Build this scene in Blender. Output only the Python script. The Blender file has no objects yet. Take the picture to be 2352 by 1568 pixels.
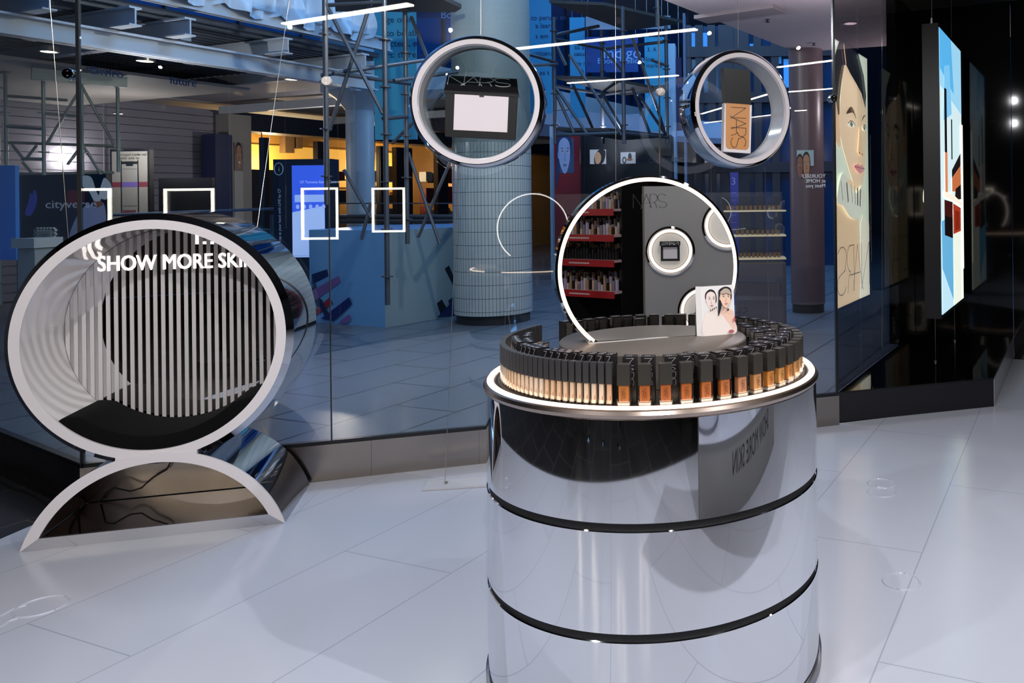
import bpy, math, random
from mathutils import Matrix, Vector
random.seed(7)
sc = bpy.context.scene
COL = sc.collection
PI = math.pi
# ------------------------------------------------------------------ camera, world, exposure
F, PX, PY, ROLL, EYE = 1870.0, 1680.0, 459.0, 0.011, 1.55
cam_data = bpy.data.cameras.new('camera')
cam = bpy.data.objects.new('camera', cam_data); COL.objects.link(cam)
cam_data.sensor_fit = 'HORIZONTAL'; cam_data.sensor_width = 36.0
cam_data.lens = F / 2352 * 36
cam_data.shift_x = (1176 - PX) / 2352
cam_data.shift_y = (PY - 784) / 2352
cam_data.clip_start = 0.05; cam_data.clip_end = 300
cr, sr = math.cos(ROLL), math.sin(ROLL)
cam.matrix_world = Matrix(((cr, sr, 0, 0), (0, 0, -1, 0), (-sr, cr, 0, EYE), (0, 0, 0, 1)))
sc.camera = cam
world = bpy.data.worlds.new('dusk_sky'); sc.world = world; world.use_nodes = True
bgn = world.node_tree.nodes['Background']
bgn.inputs['Color'].default_value = (0.10, 0.32, 0.80, 1); bgn.inputs['Strength'].default_value = 0.7
vs = sc.view_settings
vs.view_transform = 'Standard'; vs.look = 'None'; vs.gamma = 1.0; vs.exposure = 0.0
try: vs.use_curve_mapping = False
except Exception: pass
sc.cycles.max_bounces = 9; sc.cycles.transparent_max_bounces = 12
sc.cycles.diffuse_bounces = 3; sc.cycles.glossy_bounces = 6
sc.cycles.use_denoising = True
sc.cycles.caustics_reflective = False; sc.cycles.caustics_refractive = False
sc.cycles.sample_clamp_indirect = 4.0
def light(name, kind, loc, target, energy, color=(1, 1, 1), **kw):
    d = bpy.data.lights.new(name, kind); d.energy = energy; d.color = color
    for k, v in kw.items(): setattr(d, k, v)
    o = bpy.data.objects.new(name, d); COL.objects.link(o); o.location = loc
    v = Vector(target) - Vector(loc)
    o.rotation_euler = v.to_track_quat('-Z', 'Y').to_euler()
    return o
# store track spots (they throw the soft shadows on the vinyl floor)
W_ = (1.0, 0.95, 0.9)
for nm, loc, tgt, en in (
        ('store_spot', (1.9, 1.0, 3.25), (-0.2, 2.6, 0.3), 190),
        ('store_spot', (0.2, -0.6, 3.25), (-1.2, 3.0, 0.0), 190),
        ('store_spot', (-1.9, 0.9, 3.25), (-2.4, 3.4, 0.6), 190),
        ('store_spot', (2.9, 2.8, 3.25), (2.2, 4.8, 0.0), 95),
        ('store_spot', (-0.6, 1.6, 3.25), (-1.0, 4.0, 1.2), 85),
        ('store_spot', (1.6, 2.9, 3.25), (0.4, 4.6, 1.6), 45),
        ('store_spot', (0.5, 2.7, 3.25), (1.6, 1.5, 0.5), 110),  # aimed as an added fill on the gondola front
        ('store_spot', (-2.8, -2.5, 3.25), (-1.2, -0.6, 0.0), 120)):
    light(nm, 'SPOT', loc, tgt, en, (0.97, 0.97, 1.0), spot_size=2.1, spot_blend=0.9, shadow_soft_size=0.016)
# atrium skylight over the mall and added unseen point fills that brighten it
light('atrium_skylight', 'AREA', (-2.0, 15.5, 8.8), (-3, 16, 0), 1500, (0.25, 0.56, 1.0), shape='RECTANGLE', size=8, size_y=9)
light('sheeting_skylight', 'AREA', (-1.2, 7.4, 6.6), (-5.5, 9.0, 4.6), 210, (0.26, 0.57, 1.0), shape='RECTANGLE', size=2.5, size_y=2.5)
for loc, en, c in (((-9.4, 12.6, 2.4), 48, (1.0, 0.88, 0.8)), ((-11.4, 14.0, 2.4), 38, (1.0, 0.88, 0.8)), ((-6.0, 8.6, 2.6), 36, (1.0, 0.9, 0.84)), ((1.0, 7.6, 3.0), 55, (1.0, 0.86, 0.84)), ((-1.0, 7.4, 3.2), 75, (0.98, 0.93, 0.9)),
                   ((2.6, 11.0, 2.9), 75, (1.0, 0.84, 0.82)), ((-2.7, 7.6, 4.0), 170, (1.0, 0.97, 0.84)), ((-7.4, 15.6, 2.6), 80, (1.0, 0.84, 0.72)), ((-2.2, 14.4, 2.8), 60, (0.8, 0.85, 1.0)),
                   ((-10.9, 19.2, 2.5), 110, (1.0, 0.70, 0.38)), ((-9.6, 22.6, 2.4), 130, (1.0, 0.66, 0.34)), ((-8.1, 26.2, 2.4), 150, (1.0, 0.66, 0.34))):
    light('mall_fill', 'POINT', loc, (loc[0], loc[1], 0), en, c, shadow_soft_size=0.03)  # added fill without a fixture

# ------------------------------------------------------------------ projection helpers
def ray(u, v):
    x = (u - PX) / F; y = -(v - PY) / F
    return Vector((x * cr + y * sr, 1.0, -x * sr + y * cr))
def P(u, v, d):
    r = ray(u, v); return Vector((r.x * d, d, EYE + r.z * d))
def PZ(u, v, z):
    r = ray(u, v); d = (z - EYE) / r.z; return Vector((r.x * d, d, z))
TH = math.radians(18.5)
E = Vector((math.cos(TH), math.sin(TH), 0)); N = Vector((-math.sin(TH), math.cos(TH), 0))   # along the shop window / through it
PD = Vector((0.381, 0.9246, 0)); QD = Vector((0.9246, -0.381, 0))                            # along the mall / across it
SDA = math.radians(23.7); SD = Vector((math.sin(SDA), math.cos(SDA), 0)); SQ = Vector((math.cos(SDA), -math.sin(SDA), 0))      # along / across the side glass
G0 = Vector((-1.488, 4.84, 0)); GB = N.dot(G0)
def PPL(u, v, nrm, off):
    r = ray(u, v); o = Vector((0, 0, EYE)); t = (off - nrm.dot(o)) / nrm.dot(r); return o + r * t
def PB(u, v, b): return PPL(u, v, N, b)
def PW(u, v, w): return PPL(u, v, QD, w)
def mirG(p):
    p = Vector(p); return p - 2 * (N.dot(p) - GB) * N

# ------------------------------------------------------------------ materials
_M = {}
def srgb(c):
    if isinstance(c, str):
        c = c.lstrip('#'); c = [int(c[i:i + 2], 16) / 255 for i in (0, 2, 4)]
    return tuple((x / 12.92 if x <= 0.04045 else ((x + 0.055) / 1.055) ** 2.4) for x in c)
def mat(name, col='#808080', rough=0.5, metal=0.0, emit=None, es=0.0, spec=0.5, noise=0.0, nscale=8.0, bump=0.0, stretch=None, alpha=1.0, trans=0.0, rvar=0.0, coat=0.0):
    if name in _M: return _M[name]
    m = bpy.data.materials.new(name); m.use_nodes = True; _M[name] = m
    nt = m.node_tree; b = nt.nodes['Principled BSDF']
    c = (*srgb(col), 1)
    b.inputs['Base Color'].default_value = c
    b.inputs['Roughness'].default_value = rough; b.inputs['Metallic'].default_value = metal
    b.inputs['Specular IOR Level'].default_value = spec
    if coat: b.inputs['Coat Weight'].default_value = coat; b.inputs['Coat Roughness'].default_value = 0.03
    if trans: b.inputs['Transmission Weight'].default_value = trans
    if emit is not None:
        b.inputs['Emission Color'].default_value = (*srgb(emit), 1); b.inputs['Emission Strength'].default_value = es
    if noise or bump or rvar:
        tc = nt.nodes.new('ShaderNodeTexCoord'); mp = nt.nodes.new('ShaderNodeMapping')
        nz = nt.nodes.new('ShaderNodeTexNoise'); nz.inputs['Scale'].default_value = nscale; nz.inputs['Detail'].default_value = 5
        nt.links.new(tc.outputs['Object'], mp.inputs['Vector']); nt.links.new(mp.outputs[0], nz.inputs['Vector'])
        if stretch: mp.inputs['Scale'].default_value = stretch
        if noise:
            rp = nt.nodes.new('ShaderNodeMapRange'); rp.inputs['To Min'].default_value = 1 - noise; rp.inputs['To Max'].default_value = 1 + noise
            mx = nt.nodes.new('ShaderNodeVectorMath'); mx.operation = 'SCALE'; mx.inputs[0].default_value = c[:3]
            nt.links.new(nz.outputs[0], rp.inputs['Value']); nt.links.new(rp.outputs[0], mx.inputs['Scale']); nt.links.new(mx.outputs[0], b.inputs['Base Color'])
        if rvar:
            r2 = nt.nodes.new('ShaderNodeMapRange'); r2.inputs['To Min'].default_value = max(0, rough - rvar); r2.inputs['To Max'].default_value = rough + rvar
            nt.links.new(nz.outputs[0], r2.inputs['Value']); nt.links.new(r2.outputs[0], b.inputs['Roughness'])
        if bump:
            bp = nt.nodes.new('ShaderNodeBump'); bp.inputs['Strength'].default_value = bump; bp.inputs['Distance'].default_value = 0.01
            nt.links.new(nz.outputs[0], bp.inputs['Height']); nt.links.new(bp.outputs[0], b.inputs['Normal'])
    return m
def glow(name, col, es, base='#ffffff'):
    if name in _M: return _M[name]
    m = bpy.data.materials.new(name); m.use_nodes = True; _M[name] = m
    nt = m.node_tree; nt.nodes.clear()
    o = nt.nodes.new('ShaderNodeOutputMaterial'); e = nt.nodes.new('ShaderNodeEmission')
    e.inputs['Color'].default_value = (*srgb(col), 1); e.inputs['Strength'].default_value = es
    nt.links.new(e.outputs[0], o.inputs['Surface']); return m
def glassmat(name, tint='#dfeaf0', f0=0.045, rough=0.0, gain=1.0, bump=0.0):
    """Clear pane: see-through with a Schlick reflection that is the same from either side."""
    m = bpy.data.materials.new(name); m.use_nodes = True; _M[name] = m
    nt = m.node_tree; nt.nodes.clear(); L = nt.links.new
    o = nt.nodes.new('ShaderNodeOutputMaterial'); g = nt.nodes.new('ShaderNodeNewGeometry')
    dt = nt.nodes.new('ShaderNodeVectorMath'); dt.operation = 'DOT_PRODUCT'
    L(g.outputs['Normal'], dt.inputs[0]); L(g.outputs['Incoming'], dt.inputs[1])
    def mt(op, a, b=None):
        n = nt.nodes.new('ShaderNodeMath'); n.operation = op
        for i, x in enumerate((a, b)):
            if x is None: continue
            if isinstance(x, (int, float)): n.inputs[i].default_value = x
            else: L(x, n.inputs[i])
        return n.outputs[0]
    c = mt('ABSOLUTE', dt.outputs['Value']); om = mt('SUBTRACT', 1.0, c); p5 = mt('POWER', om, 5.0)
    fr = mt('MINIMUM', mt('MULTIPLY', mt('ADD', mt('MULTIPLY', p5, 1 - f0), f0), gain), 1.0)
    tr = nt.nodes.new('ShaderNodeBsdfTransparent'); tr.inputs[0].default_value = (*srgb(tint), 1)
    gl = nt.nodes.new('ShaderNodeBsdfGlossy'); gl.inputs['Roughness'].default_value = rough; gl.inputs['Color'].default_value = (1, 1, 1, 1)
    if bump:
        tc = nt.nodes.new('ShaderNodeTexCoord'); nz = nt.nodes.new('ShaderNodeTexNoise'); nz.inputs['Scale'].default_value = 3.0; nz.inputs['Detail'].default_value = 0.5
        bp = nt.nodes.new('ShaderNodeBump'); bp.inputs['Strength'].default_value = bump; bp.inputs['Distance'].default_value = 0.05
        L(tc.outputs['Object'], nz.inputs['Vector']); L(nz.outputs[0], bp.inputs['Height']); L(bp.outputs[0], gl.inputs['Normal'])
    mx = nt.nodes.new('ShaderNodeMixShader'); L(fr, mx.inputs[0]); L(tr.outputs[0], mx.inputs[1]); L(gl.outputs[0], mx.inputs[2])
    L(mx.outputs[0], o.inputs['Surface']); return m

# ------------------------------------------------------------------ mesh builder
class MB:
    def __init__(s, m=None): s.v = []; s.f = []; s.mi = []; s.sm = []; s.m = m or Matrix.Identity(4); s.cur = 0; s.smooth = False
    def add(s, pts, faces, smooth=None):
        o = len(s.v); s.v += [s.m @ Vector(p) for p in pts]
        for f in faces: s.f.append([i + o for i in f]); s.mi.append(s.cur); s.sm.append(s.smooth if smooth is None else smooth)
        return s
    def box(s, x0, x1, y0, y1, z0, z1):
        p = [(x, y, z) for z in (z0, z1) for y in (y0, y1) for x in (x0, x1)]
        return s.add(p, [(0, 2, 3, 1), (4, 5, 7, 6), (0, 1, 5, 4), (2, 6, 7, 3), (0, 4, 6, 2), (1, 3, 7, 5)], False)
    def cbox(s, cx, cy, cz, sx, sy, sz): return s.box(cx - sx / 2, cx + sx / 2, cy - sy / 2, cy + sy / 2, cz - sz / 2, cz + sz / 2)
    def rbox(s, x0, x1, y0, y1, z0, z1, r, n=3):
        """box with rounded vertical edges and a small chamfer on top"""
        pl = []
        for cx, cy, a0 in ((x1 - r, y1 - r, 0), (x0 + r, y1 - r, 90), (x0 + r, y0 + r, 180), (x1 - r, y0 + r, 270)):
            for k in range(n + 1):
                a = math.radians(a0 + 90 * k / n); pl.append((cx + r * math.cos(a), cy + r * math.sin(a)))
        return s.prism(pl, z0, z1)
    def bar(s, a, b, w, h, up=(0, 0, 1)):
        a, b = Vector(a), Vector(b); d = (b - a).normalized(); u = Vector(up)
        if abs(d.dot(u)) > 0.98: u = Vector((1, 0, 0))
        x = d.cross(u).normalized() * w / 2; y = x.cross(d).normalized() * h / 2
        p = [a - x - y, a + x - y, a + x + y, a - x + y, b - x - y, b + x - y, b + x + y, b - x + y]
        return s.add(p, [(0, 3, 2, 1), (4, 5, 6, 7), (0, 1, 5, 4), (1, 2, 6, 5), (2, 3, 7, 6), (3, 0, 4, 7)], False)
    def tube(s, pts, r, n=8, closed=False, cap=True):
        pts = [Vector(p) for p in pts]; N_ = len(pts); rings = []
        rr = r if isinstance(r, (list, tuple)) else [r] * N_
        prev = None
        for i, p in enumerate(pts):
            if closed: d = pts[(i + 1) % N_] - pts[i - 1]
            else: d = pts[min(i + 1, N_ - 1)] - pts[max(i - 1, 0)]
            d.normalize()
            if prev is None:
                u = Vector((0, 0, 1)) if abs(d.z) < 0.95 else Vector((1, 0, 0))
            else: u = prev
            x = d.cross(u).normalized(); y = x.cross(d).normalized(); prev = y
            rings.append([p + (x * math.cos(2 * PI * k / n) + y * math.sin(2 * PI * k / n)) * rr[i] for k in range(n)])
        vs_ = [q for rg in rings for q in rg]; fs = []
        for i in range(N_ if closed else N_ - 1):
            j = (i + 1) % N_
            for k in range(n): fs.append((i * n + k, i * n + (k + 1) % n, j * n + (k + 1) % n, j * n + k))
        s.add(vs_, fs, True)
        if cap and not closed:
            s.add(rings[0], [tuple(range(n))[::-1]], False); s.add(rings[-1], [tuple(range(n))], False)
        return s
    def cyl(s, a, b, r, n=16): return s.tube([a, b], r, n)
    def lathe(s, prof, n=64, a0=0.0, a1=2 * PI, cx=0, cy=0, smooth=True, closedprof=False):
        full = abs(a1 - a0 - 2 * PI) < 1e-6; m = n if full else n + 1; vs_ = []; K = len(prof)
        for i in range(m):
            a = a0 + (a1 - a0) * i / n
            for r, z in prof: vs_.append((cx + r * math.cos(a), cy + r * math.sin(a), z))
        fs = []
        kk = K if closedprof else K - 1
        for i in range(n):
            j = (i + 1) % m
            for k in range(kk):
                k2 = (k + 1) % K
                fs.append((i * K + k, j * K + k, j * K + k2, i * K + k2))
        s.add(vs_, fs, smooth)
        if not full and closedprof:
            s.add(vs_[:K], [tuple(range(K))], False); s.add(vs_[-K:], [tuple(range(K))[::-1]], False)
        return s
    def prism(s, poly, z0, z1):
        n = len(poly); A = sum(poly[i][0] * poly[(i + 1) % n][1] - poly[(i + 1) % n][0] * poly[i][1] for i in range(n))
        if A < 0: poly = poly[::-1]
        p = [(x, y, z0) for x, y in poly] + [(x, y, z1) for x, y in poly]
        return s.add(p, [tuple(range(n))[::-1], tuple(range(n, 2 * n))] + [(i, (i + 1) % n, n + (i + 1) % n, n + i) for i in range(n)], False)
    def quad(s, a, b, c, d): return s.add([a, b, c, d], [(0, 1, 2, 3)], False)
    def build(s, name, mats, parent=None, world=False, loc=None, inv=None):
        if not isinstance(mats, (list, tuple)): mats = [mats]
        vv = s.v
        if world and parent is not None:
            r = parent
            while r.parent: r = r.parent
            im = r.matrix_basis.inverted(); vv = [im @ p for p in vv]
        elif loc is not None:
            vv = [p - Vector(loc) for p in vv]
        me = bpy.data.meshes.new(name); me.from_pydata([tuple(p) for p in vv], [], s.f)
        for m in mats: me.materials.append(m)
        me.polygons.foreach_set('material_index', s.mi); me.polygons.foreach_set('use_smooth', s.sm); me.update()
        if any(s.sm) and not all(s.sm) is None:
            try: me.set_sharp_from_angle(angle=math.radians(40))
            except Exception: pass
        o = bpy.data.objects.new(name, me); COL.objects.link(o)
        if parent is not None: o.parent = parent
        elif loc is not None: o.location = loc
        return o
def tag(o, label=None, cat=None, group=None, kind=None):
    if label: o['label'] = label
    if cat: o['category'] = cat
    if group: o['group'] = group
    if kind: o['kind'] = kind
    return o
def thing(name, label, cat, loc=(0, 0, 0), rotz=0.0, group=None):
    o = bpy.data.objects.new(name, None); COL.objects.link(o); o.empty_display_size = 0.05
    o.matrix_basis = Matrix.Translation(Vector(loc)) @ Matrix.Rotation(rotz, 4, 'Z')
    return tag(o, label, cat, group)
def struct(o): o['kind'] = 'structure'; return o
_tx = {}
def text_mesh(s, size=1.0, depth=0.02, align='CENTER', bold=0.0):
    """verts, faces of an extruded text in its own XY plane, cap height about 0.7*size"""
    k = (s, size, depth, align, bold)
    if k in _tx: return _tx[k]
    c = bpy.data.curves.new('t', 'FONT'); c.body = s; c.size = size; c.extrude = depth / 2; c.align_x = align; c.resolution_u = 3; c.offset = bold
    o = bpy.data.objects.new('t', c); COL.objects.link(o)
    me = bpy.data.meshes.new_from_object(o)
    r = ([tuple(v.co) for v in me.vertices], [tuple(p.vertices) for p in me.polygons])
    bpy.data.objects.remove(o); bpy.data.curves.remove(c); bpy.data.meshes.remove(me)
    _tx[k] = r; return r
def frame(o, x, y):
    x = Vector(x).normalized(); y = Vector(y).normalized(); z = x.cross(y)
    return Matrix(((x.x, y.x, z.x, o[0]), (x.y, y.y, z.y, o[1]), (x.z, y.z, z.z, o[2]), (0, 0, 0, 1)))
def add_text(mb, s, M, size, depth=0.004, align='CENTER', sx=1.0, bold=0.0):
    vs_, fs = text_mesh(s, size, depth, align, bold)
    old = mb.m; mb.m = old @ M @ Matrix.Diagonal((sx, 1, 1, 1)); mb.add(vs_, fs, False); mb.m = old
def arc(cx, cy, rx, ry, a0, a1, n=14):
    return [(cx + rx * math.cos(math.radians(a0 + (a1 - a0) * i / n)), cy + ry * math.sin(math.radians(a0 + (a1 - a0) * i / n))) for i in range(n + 1)]
LOGO = [  # the thin overlapping four letter wordmark, height 1, width 2.45
    [(0, 0), (0.0, 1), (0.66, -0.03)], [(0.62, 0), (0.62, 1)],
    [(0.52, -0.06), (0.62, 0.05), (0.95, 1), (1.32, 0)], [(0.74, 0.36), (1.5, 0.36)],
    [(1.22, 0), (1.22, 1), (1.5, 1)] + arc(1.5, 0.72, 0.24, 0.28, 90, -90) + [(1.62, 0.3), (1.7, 0)],
    arc(2.08, 0.78, 0.3, 0.22, 25, 200) + arc(2.0, 0.5, 0.12, 0.06, 160, 180, 3) + [(2.2, 0.42)] + arc(2.12, 0.22, 0.3, 0.22, 50, -160)]
def logo(mb, M, h, w=None, t=0.02, depth=0.003):
    """wordmark strokes drawn as flat raised bars in frame M (origin lower left)"""
    sx = (w / 2.45) if w else h
    old = mb.m; mb.m = old @ M
    for st in LOGO:
        for a, b in zip(st, st[1:]):
            A = Vector((a[0] * sx, a[1] * h, 0)); B = Vector((b[0] * sx, b[1] * h, 0)); d = (B - A)
            if d.length < 1e-6: continue
            d.normalize(); A -= d * t * 0.3; B += d * t * 0.3
            mb.bar(A, B, t, depth)
    mb.m = old
# flat printed / backlit artwork : layered coloured polygons
class Art:
    def __init__(s): s.l = []
    def poly(s, pts, c): s.l.append((pts, c)); return s
    def rect(s, x0, y0, x1, y1, c): return s.poly([(x0, y0), (x1, y0), (x1, y1), (x0, y1)], c)
    def ell(s, cx, cy, rx, ry, c, n=28, rot=0):
        a = math.radians(rot); p = []
        for i in range(n):
            t = 2 * PI * i / n; x, y = rx * math.cos(t), ry * math.sin(t)
            p.append((cx + x * math.cos(a) - y * math.sin(a), cy + x * math.sin(a) + y * math.cos(a)))
        return s.poly(p, c)
    def smooth(s, pts, c, n=6):
        out = []; K = len(pts)
        for i in range(K):
            p0, p1, p2, p3 = (pts[(i + j - 1) % K] for j in range(4))
            for k in range(n):
                t = k / n
                out.append(tuple(0.5 * ((2 * p1[q]) + (-p0[q] + p2[q]) * t + (2 * p0[q] - 5 * p1[q] + 4 * p2[q] - p3[q]) * t * t + (-p0[q] + 3 * p1[q] - 3 * p2[q] + p3[q]) * t ** 3) for q in (0, 1)))
        return s.poly(out, c)
    def line(s, pts, w, c):
        for (a, b) in zip(pts, pts[1:]):
            d = Vector((b[0] - a[0], b[1] - a[1])); L = d.length or 1; d /= L; nn = Vector((-d.y, d.x)) * w / 2
            s.poly([(a[0] - nn.x, a[1] - nn.y), (b[0] - nn.x, b[1] - nn.y), (b[0] + nn.x, b[1] + nn.y), (a[0] + nn.x, a[1] + nn.y)], c)
        return s
    def build(s, name, O, X, Y, parent=None, emit=0.0, lift=0.0004, rough=0.45, world=True, loc=None):
        """O corner, X and Y full-size axis vectors (art is drawn in 0..1 x 0..1 unless larger)"""
        O, X, Y = Vector(O), Vector(X), Vector(Y); nrm = X.cross(Y).normalized()
        mb = MB(); mats = []; idx = {}
        for i, (pts, c) in enumerate(s.l):
            if c not in idx:
                idx[c] = len(mats)
                mats.append(mat('print_%s_%g' % (c[1:], emit), c, rough, emit=(c if emit else None), es=emit))
            mb.cur = idx[c]
            A = sum(pts[k][0] * pts[(k + 1) % len(pts)][1] - pts[(k + 1) % len(pts)][0] * pts[k][1] for k in range(len(pts)))
            if A < 0: pts = pts[::-1]
            mb.add([O + X * p[0] + Y * p[1] + nrm * (lift * (i + 1)) for p in pts], [tuple(range(len(pts)))], False)
        return mb.build(name, mats, parent, world=world, loc=loc)
def portrait(a, cx, cy, w, h, skin='#d9b99f', hair='#17151a', lip='#b9686a', hairstyle=0, shade='#c49f86', eyec='#3b4a44'):
    """head of width w, height h centred at cx, cy: hair, face, brows, eyes, nose, lips, ear"""
    X = lambda x: cx + x * w; Y = lambda y: cy + y * h
    if hairstyle == 0:
        a.smooth([(X(-.5), Y(.1)), (X(-.46), Y(.42)), (X(-.1), Y(.62)), (X(.3), Y(.55)), (X(.5), Y(.25)), (X(.48), Y(-.1)), (X(.2), Y(-.2)), (X(-.3), Y(-.2))], hair)
    elif hairstyle == 1:
        a.smooth([(X(-.55), Y(.1)), (X(-.5), Y(.45)), (X(0), Y(.62)), (X(.45), Y(.5)), (X(.52), Y(.1)), (X(.4), Y(-.1)), (X(-.2), Y(0)), (X(-.35), Y(-.5)), (X(-.62), Y(-.95)), (X(-.6), Y(-.4))], hair)
    a.smooth([(X(-.42), Y(.12)), (X(-.34), Y(.38)), (X(0), Y(.5)), (X(.34), Y(.38)), (X(.42), Y(.1)), (X(.36), Y(-.2)), (X(.14), Y(-.5)), (X(-.1), Y(-.5)), (X(-.34), Y(-.22))], skin)
    a.ell(X(-.43), Y(0), .05 * w, .11 * h, shade)
    a.smooth([(X(.02), Y(.1)), (X(.1), Y(-.12)), (X(.03), Y(-.17)), (X(-.02), Y(-.13))], shade)
    for s_ in (-1, 1):
        a.smooth([(X(.05 + s_ * .10), Y(.165)), (X(.05 + s_ * .2), Y(.215)), (X(.05 + s_ * .31), Y(.17)), (X(.05 + s_ * .2), Y(.19))], '#3a2a26')
        a.ell(X(.05 + s_ * .19), Y(.09), .085 * w, .03 * h, '#efe6df'); a.ell(X(.05 + s_ * .19), Y(.09), .035 * w, .03 * h, eyec); a.ell(X(.05 + s_ * .19), Y(.09), .014 * w, .013 * h, '#0c0c0e')
        a.line([(X(.05 + s_ * .19 - .09), Y(.095)), (X(.05 + s_ * .19), Y(.125)), (X(.05 + s_ * .19 + .09), Y(.095))], .012 * h, '#2a1f1d')
    a.ell(X(.02), Y(-.17), .05 * w, .012 * h, '#a47862')
    a.smooth([(X(-.1), Y(-.28)), (X(.0), Y(-.255)), (X(.04), Y(-.265)), (X(.08), Y(-.255)), (X(.18), Y(-.28)), (X(.04), Y(-.335))], lip)
    a.line([(X(-.1), Y(-.28)), (X(.04), Y(-.29)), (X(.18), Y(-.28))], .008 * h, '#7d4446')
# ------------------------------------------------------------------ shared materials
M_STEEL = mat('brushed_steel', '#a39a92', 0.22, 1.0, noise=0.12, nscale=2.0, rvar=0.08, stretch=(2, 2, 0.4))
M_MIRSTEEL = mat('mirror_steel', '#b9b3ac', 0.07, 1.0, bump=0.03, nscale=2.2)
M_CHROME = mat('chrome', '#dcdde2', 0.03, 1.0, bump=0.012, nscale=1.3)
M_DRUM = mat('polished_drum', '#e8eaef', 0.035, 1.0, bump=0.006, nscale=1.6)
M_MIRROR = mat('mirror', '#e6e8ea', 0.0, 1.0)
M_BLACK = mat('matt_black', '#141316', 0.55)
M_BLACKGLOSS = mat('black_gloss', '#060606', 0.04, spec=0.5)
M_WHITE = mat('satin_white', '#dbd4d4', 0.35)
M_LINING = mat('gloss_grey_lining', '#e4e0e0', 0.08, coat=0.8)
M_RUBBER = mat('black_rubber', '#0c0c0d', 0.6)
M_WIRE = mat('wire_steel', '#b9b3a8', 0.3, 1.0)
M_BRONZE = mat('brushed_bronze', '#8d8178', 0.35, 1.0)
M_LED = glow('led_strip', '#ffe9d6', 9.0)
M_LEDS = glow('sign_letters', '#fff4ee', 1.7)
M_GLASS = glassmat('shop_glass', '#ecf1f5', 0.07)
M_GLASSR = glassmat('side_glass', '#d4d6da', 0.09, gain=1.5)
M_CLEAR = glassmat('clear_shell', '#f4f6f6', 0.06)

def brick_floor(name, c1, c2, mortar, w, h, ang, rough, msize=0.004, bumpy=0.0, rvar=0.06, spec=0.5):
    m = mat(name, c1, rough, spec=spec); nt = m.node_tree; b = nt.nodes['Principled BSDF']; L = nt.links.new
    tc = nt.nodes.new('ShaderNodeTexCoord'); mp = nt.nodes.new('ShaderNodeMapping'); mp.inputs['Rotation'].default_value = (0, 0, ang)
    br = nt.nodes.new('ShaderNodeTexBrick'); br.inputs['Color1'].default_value = (*srgb(c1), 1); br.inputs['Color2'].default_value = (*srgb(c2), 1)
    br.inputs['Mortar'].default_value = (*srgb(mortar), 1); br.inputs['Scale'].default_value = 1; br.inputs['Mortar Size'].default_value = msize
    br.inputs['Brick Width'].default_value = w; br.inputs['Row Height'].default_value = h; br.inputs['Mortar Smooth'].default_value = 0.2
    nz = nt.nodes.new('ShaderNodeTexNoise'); nz.inputs['Scale'].default_value = 1.1; nz.inputs['Detail'].default_value = 6
    rp = nt.nodes.new('ShaderNodeMapRange'); rp.inputs['To Min'].default_value = rough - rvar; rp.inputs['To Max'].default_value = rough + rvar
    L(tc.outputs['Object'], mp.inputs[0]); L(mp.outputs[0], br.inputs['Vector']); L(tc.outputs['Object'], nz.inputs['Vector'])
    L(br.outputs['Color'], b.inputs['Base Color']); L(nz.outputs[0], rp.inputs['Value']); L(rp.outputs[0], b.inputs['Roughness'])
    if bumpy:
        n2 = nt.nodes.new('ShaderNodeTexNoise'); n2.inputs['Scale'].default_value = 2.2; L(tc.outputs['Object'], n2.inputs['Vector'])
        bp = nt.nodes.new('ShaderNodeBump'); bp.inputs['Strength'].default_value = bumpy; bp.inputs['Distance'].default_value = 0.02
        L(n2.outputs[0], bp.inputs['Height']); L(bp.outputs[0], b.inputs['Normal'])
    return m
A_PD = -math.atan2(PD.y, PD.x)
M_VINYL = brick_floor('white_vinyl', '#c3c6d2', '#c0c4d0', '#a6a9b6', 1.8, 0.6, A_PD, 0.19, 0.003, 0.08, 0.07)
M_DARKFLOOR = brick_floor('dark_shop_tile', '#2b2a2c', '#272729', '#5b524b', 0.6, 0.6, A_PD, 0.25, 0.004)
M_MALLFLOOR = brick_floor('mall_tile', '#63686e', '#60656b', '#2b2e32', 1.2, 0.6, A_PD, 0.3, 0.012)

# ------------------------------------------------------------------ the setting
C1 = Vector((-3.383, 4.206, 0)); DL = Vector((-0.843, 0.538, 0)); NL = Vector((0.538, 0.843, 0))   # window corner, side window direction
CR = PZ(1922, 972, 0); CR.z = 0                                                                       # right end of the long window
SG = Vector((CR.x, CR.y, 0)); SGE = SG + SD * 2.75                                                  # side glass above the plinth
mb = MB(); mb.prism([(-40, -12), (40, -12), (40, 60), (-40, 60)], -0.30, -0.02); struct(mb.build('floor_mall', M_MALLFLOOR))
mb = MB(); mb.prism([(-8.6, -8), (7, -8), (7, 5.6), tuple(SG + SD * 2.75 + SQ * 1.0)[:2], tuple(SGE)[:2], tuple(CR)[:2], tuple(C1)[:2], (C1.x + DL.x * 4, C1.y + DL.y * 4)], -0.02, -0.003)
struct(mb.build('floor_shop', M_DARKFLOOR))
pl = []
cx0, cy0, rr0 = 0.3, 3.6, 3.75
for k in range(41):
    a = math.radians(172 + (285 - 172) * k / 40); pl.append((cx0 + rr0 * math.cos(a), cy0 + rr0 * math.sin(a)))
pl += [(4.2, 0.3), (6.9, 1.2), (6.9, 5.5), (3.5, 7.45), tuple(PZ(2329, 800, 0))[:2], tuple(PZ(2285, 930, 0))[:2], tuple(CR)[:2], tuple(C1 + Vector((0.06, 0, 0)))[:2]]
mb = MB(); mb.prism(pl, -0.003, 0.0); struct(mb.build('floor', M_VINYL))
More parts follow.
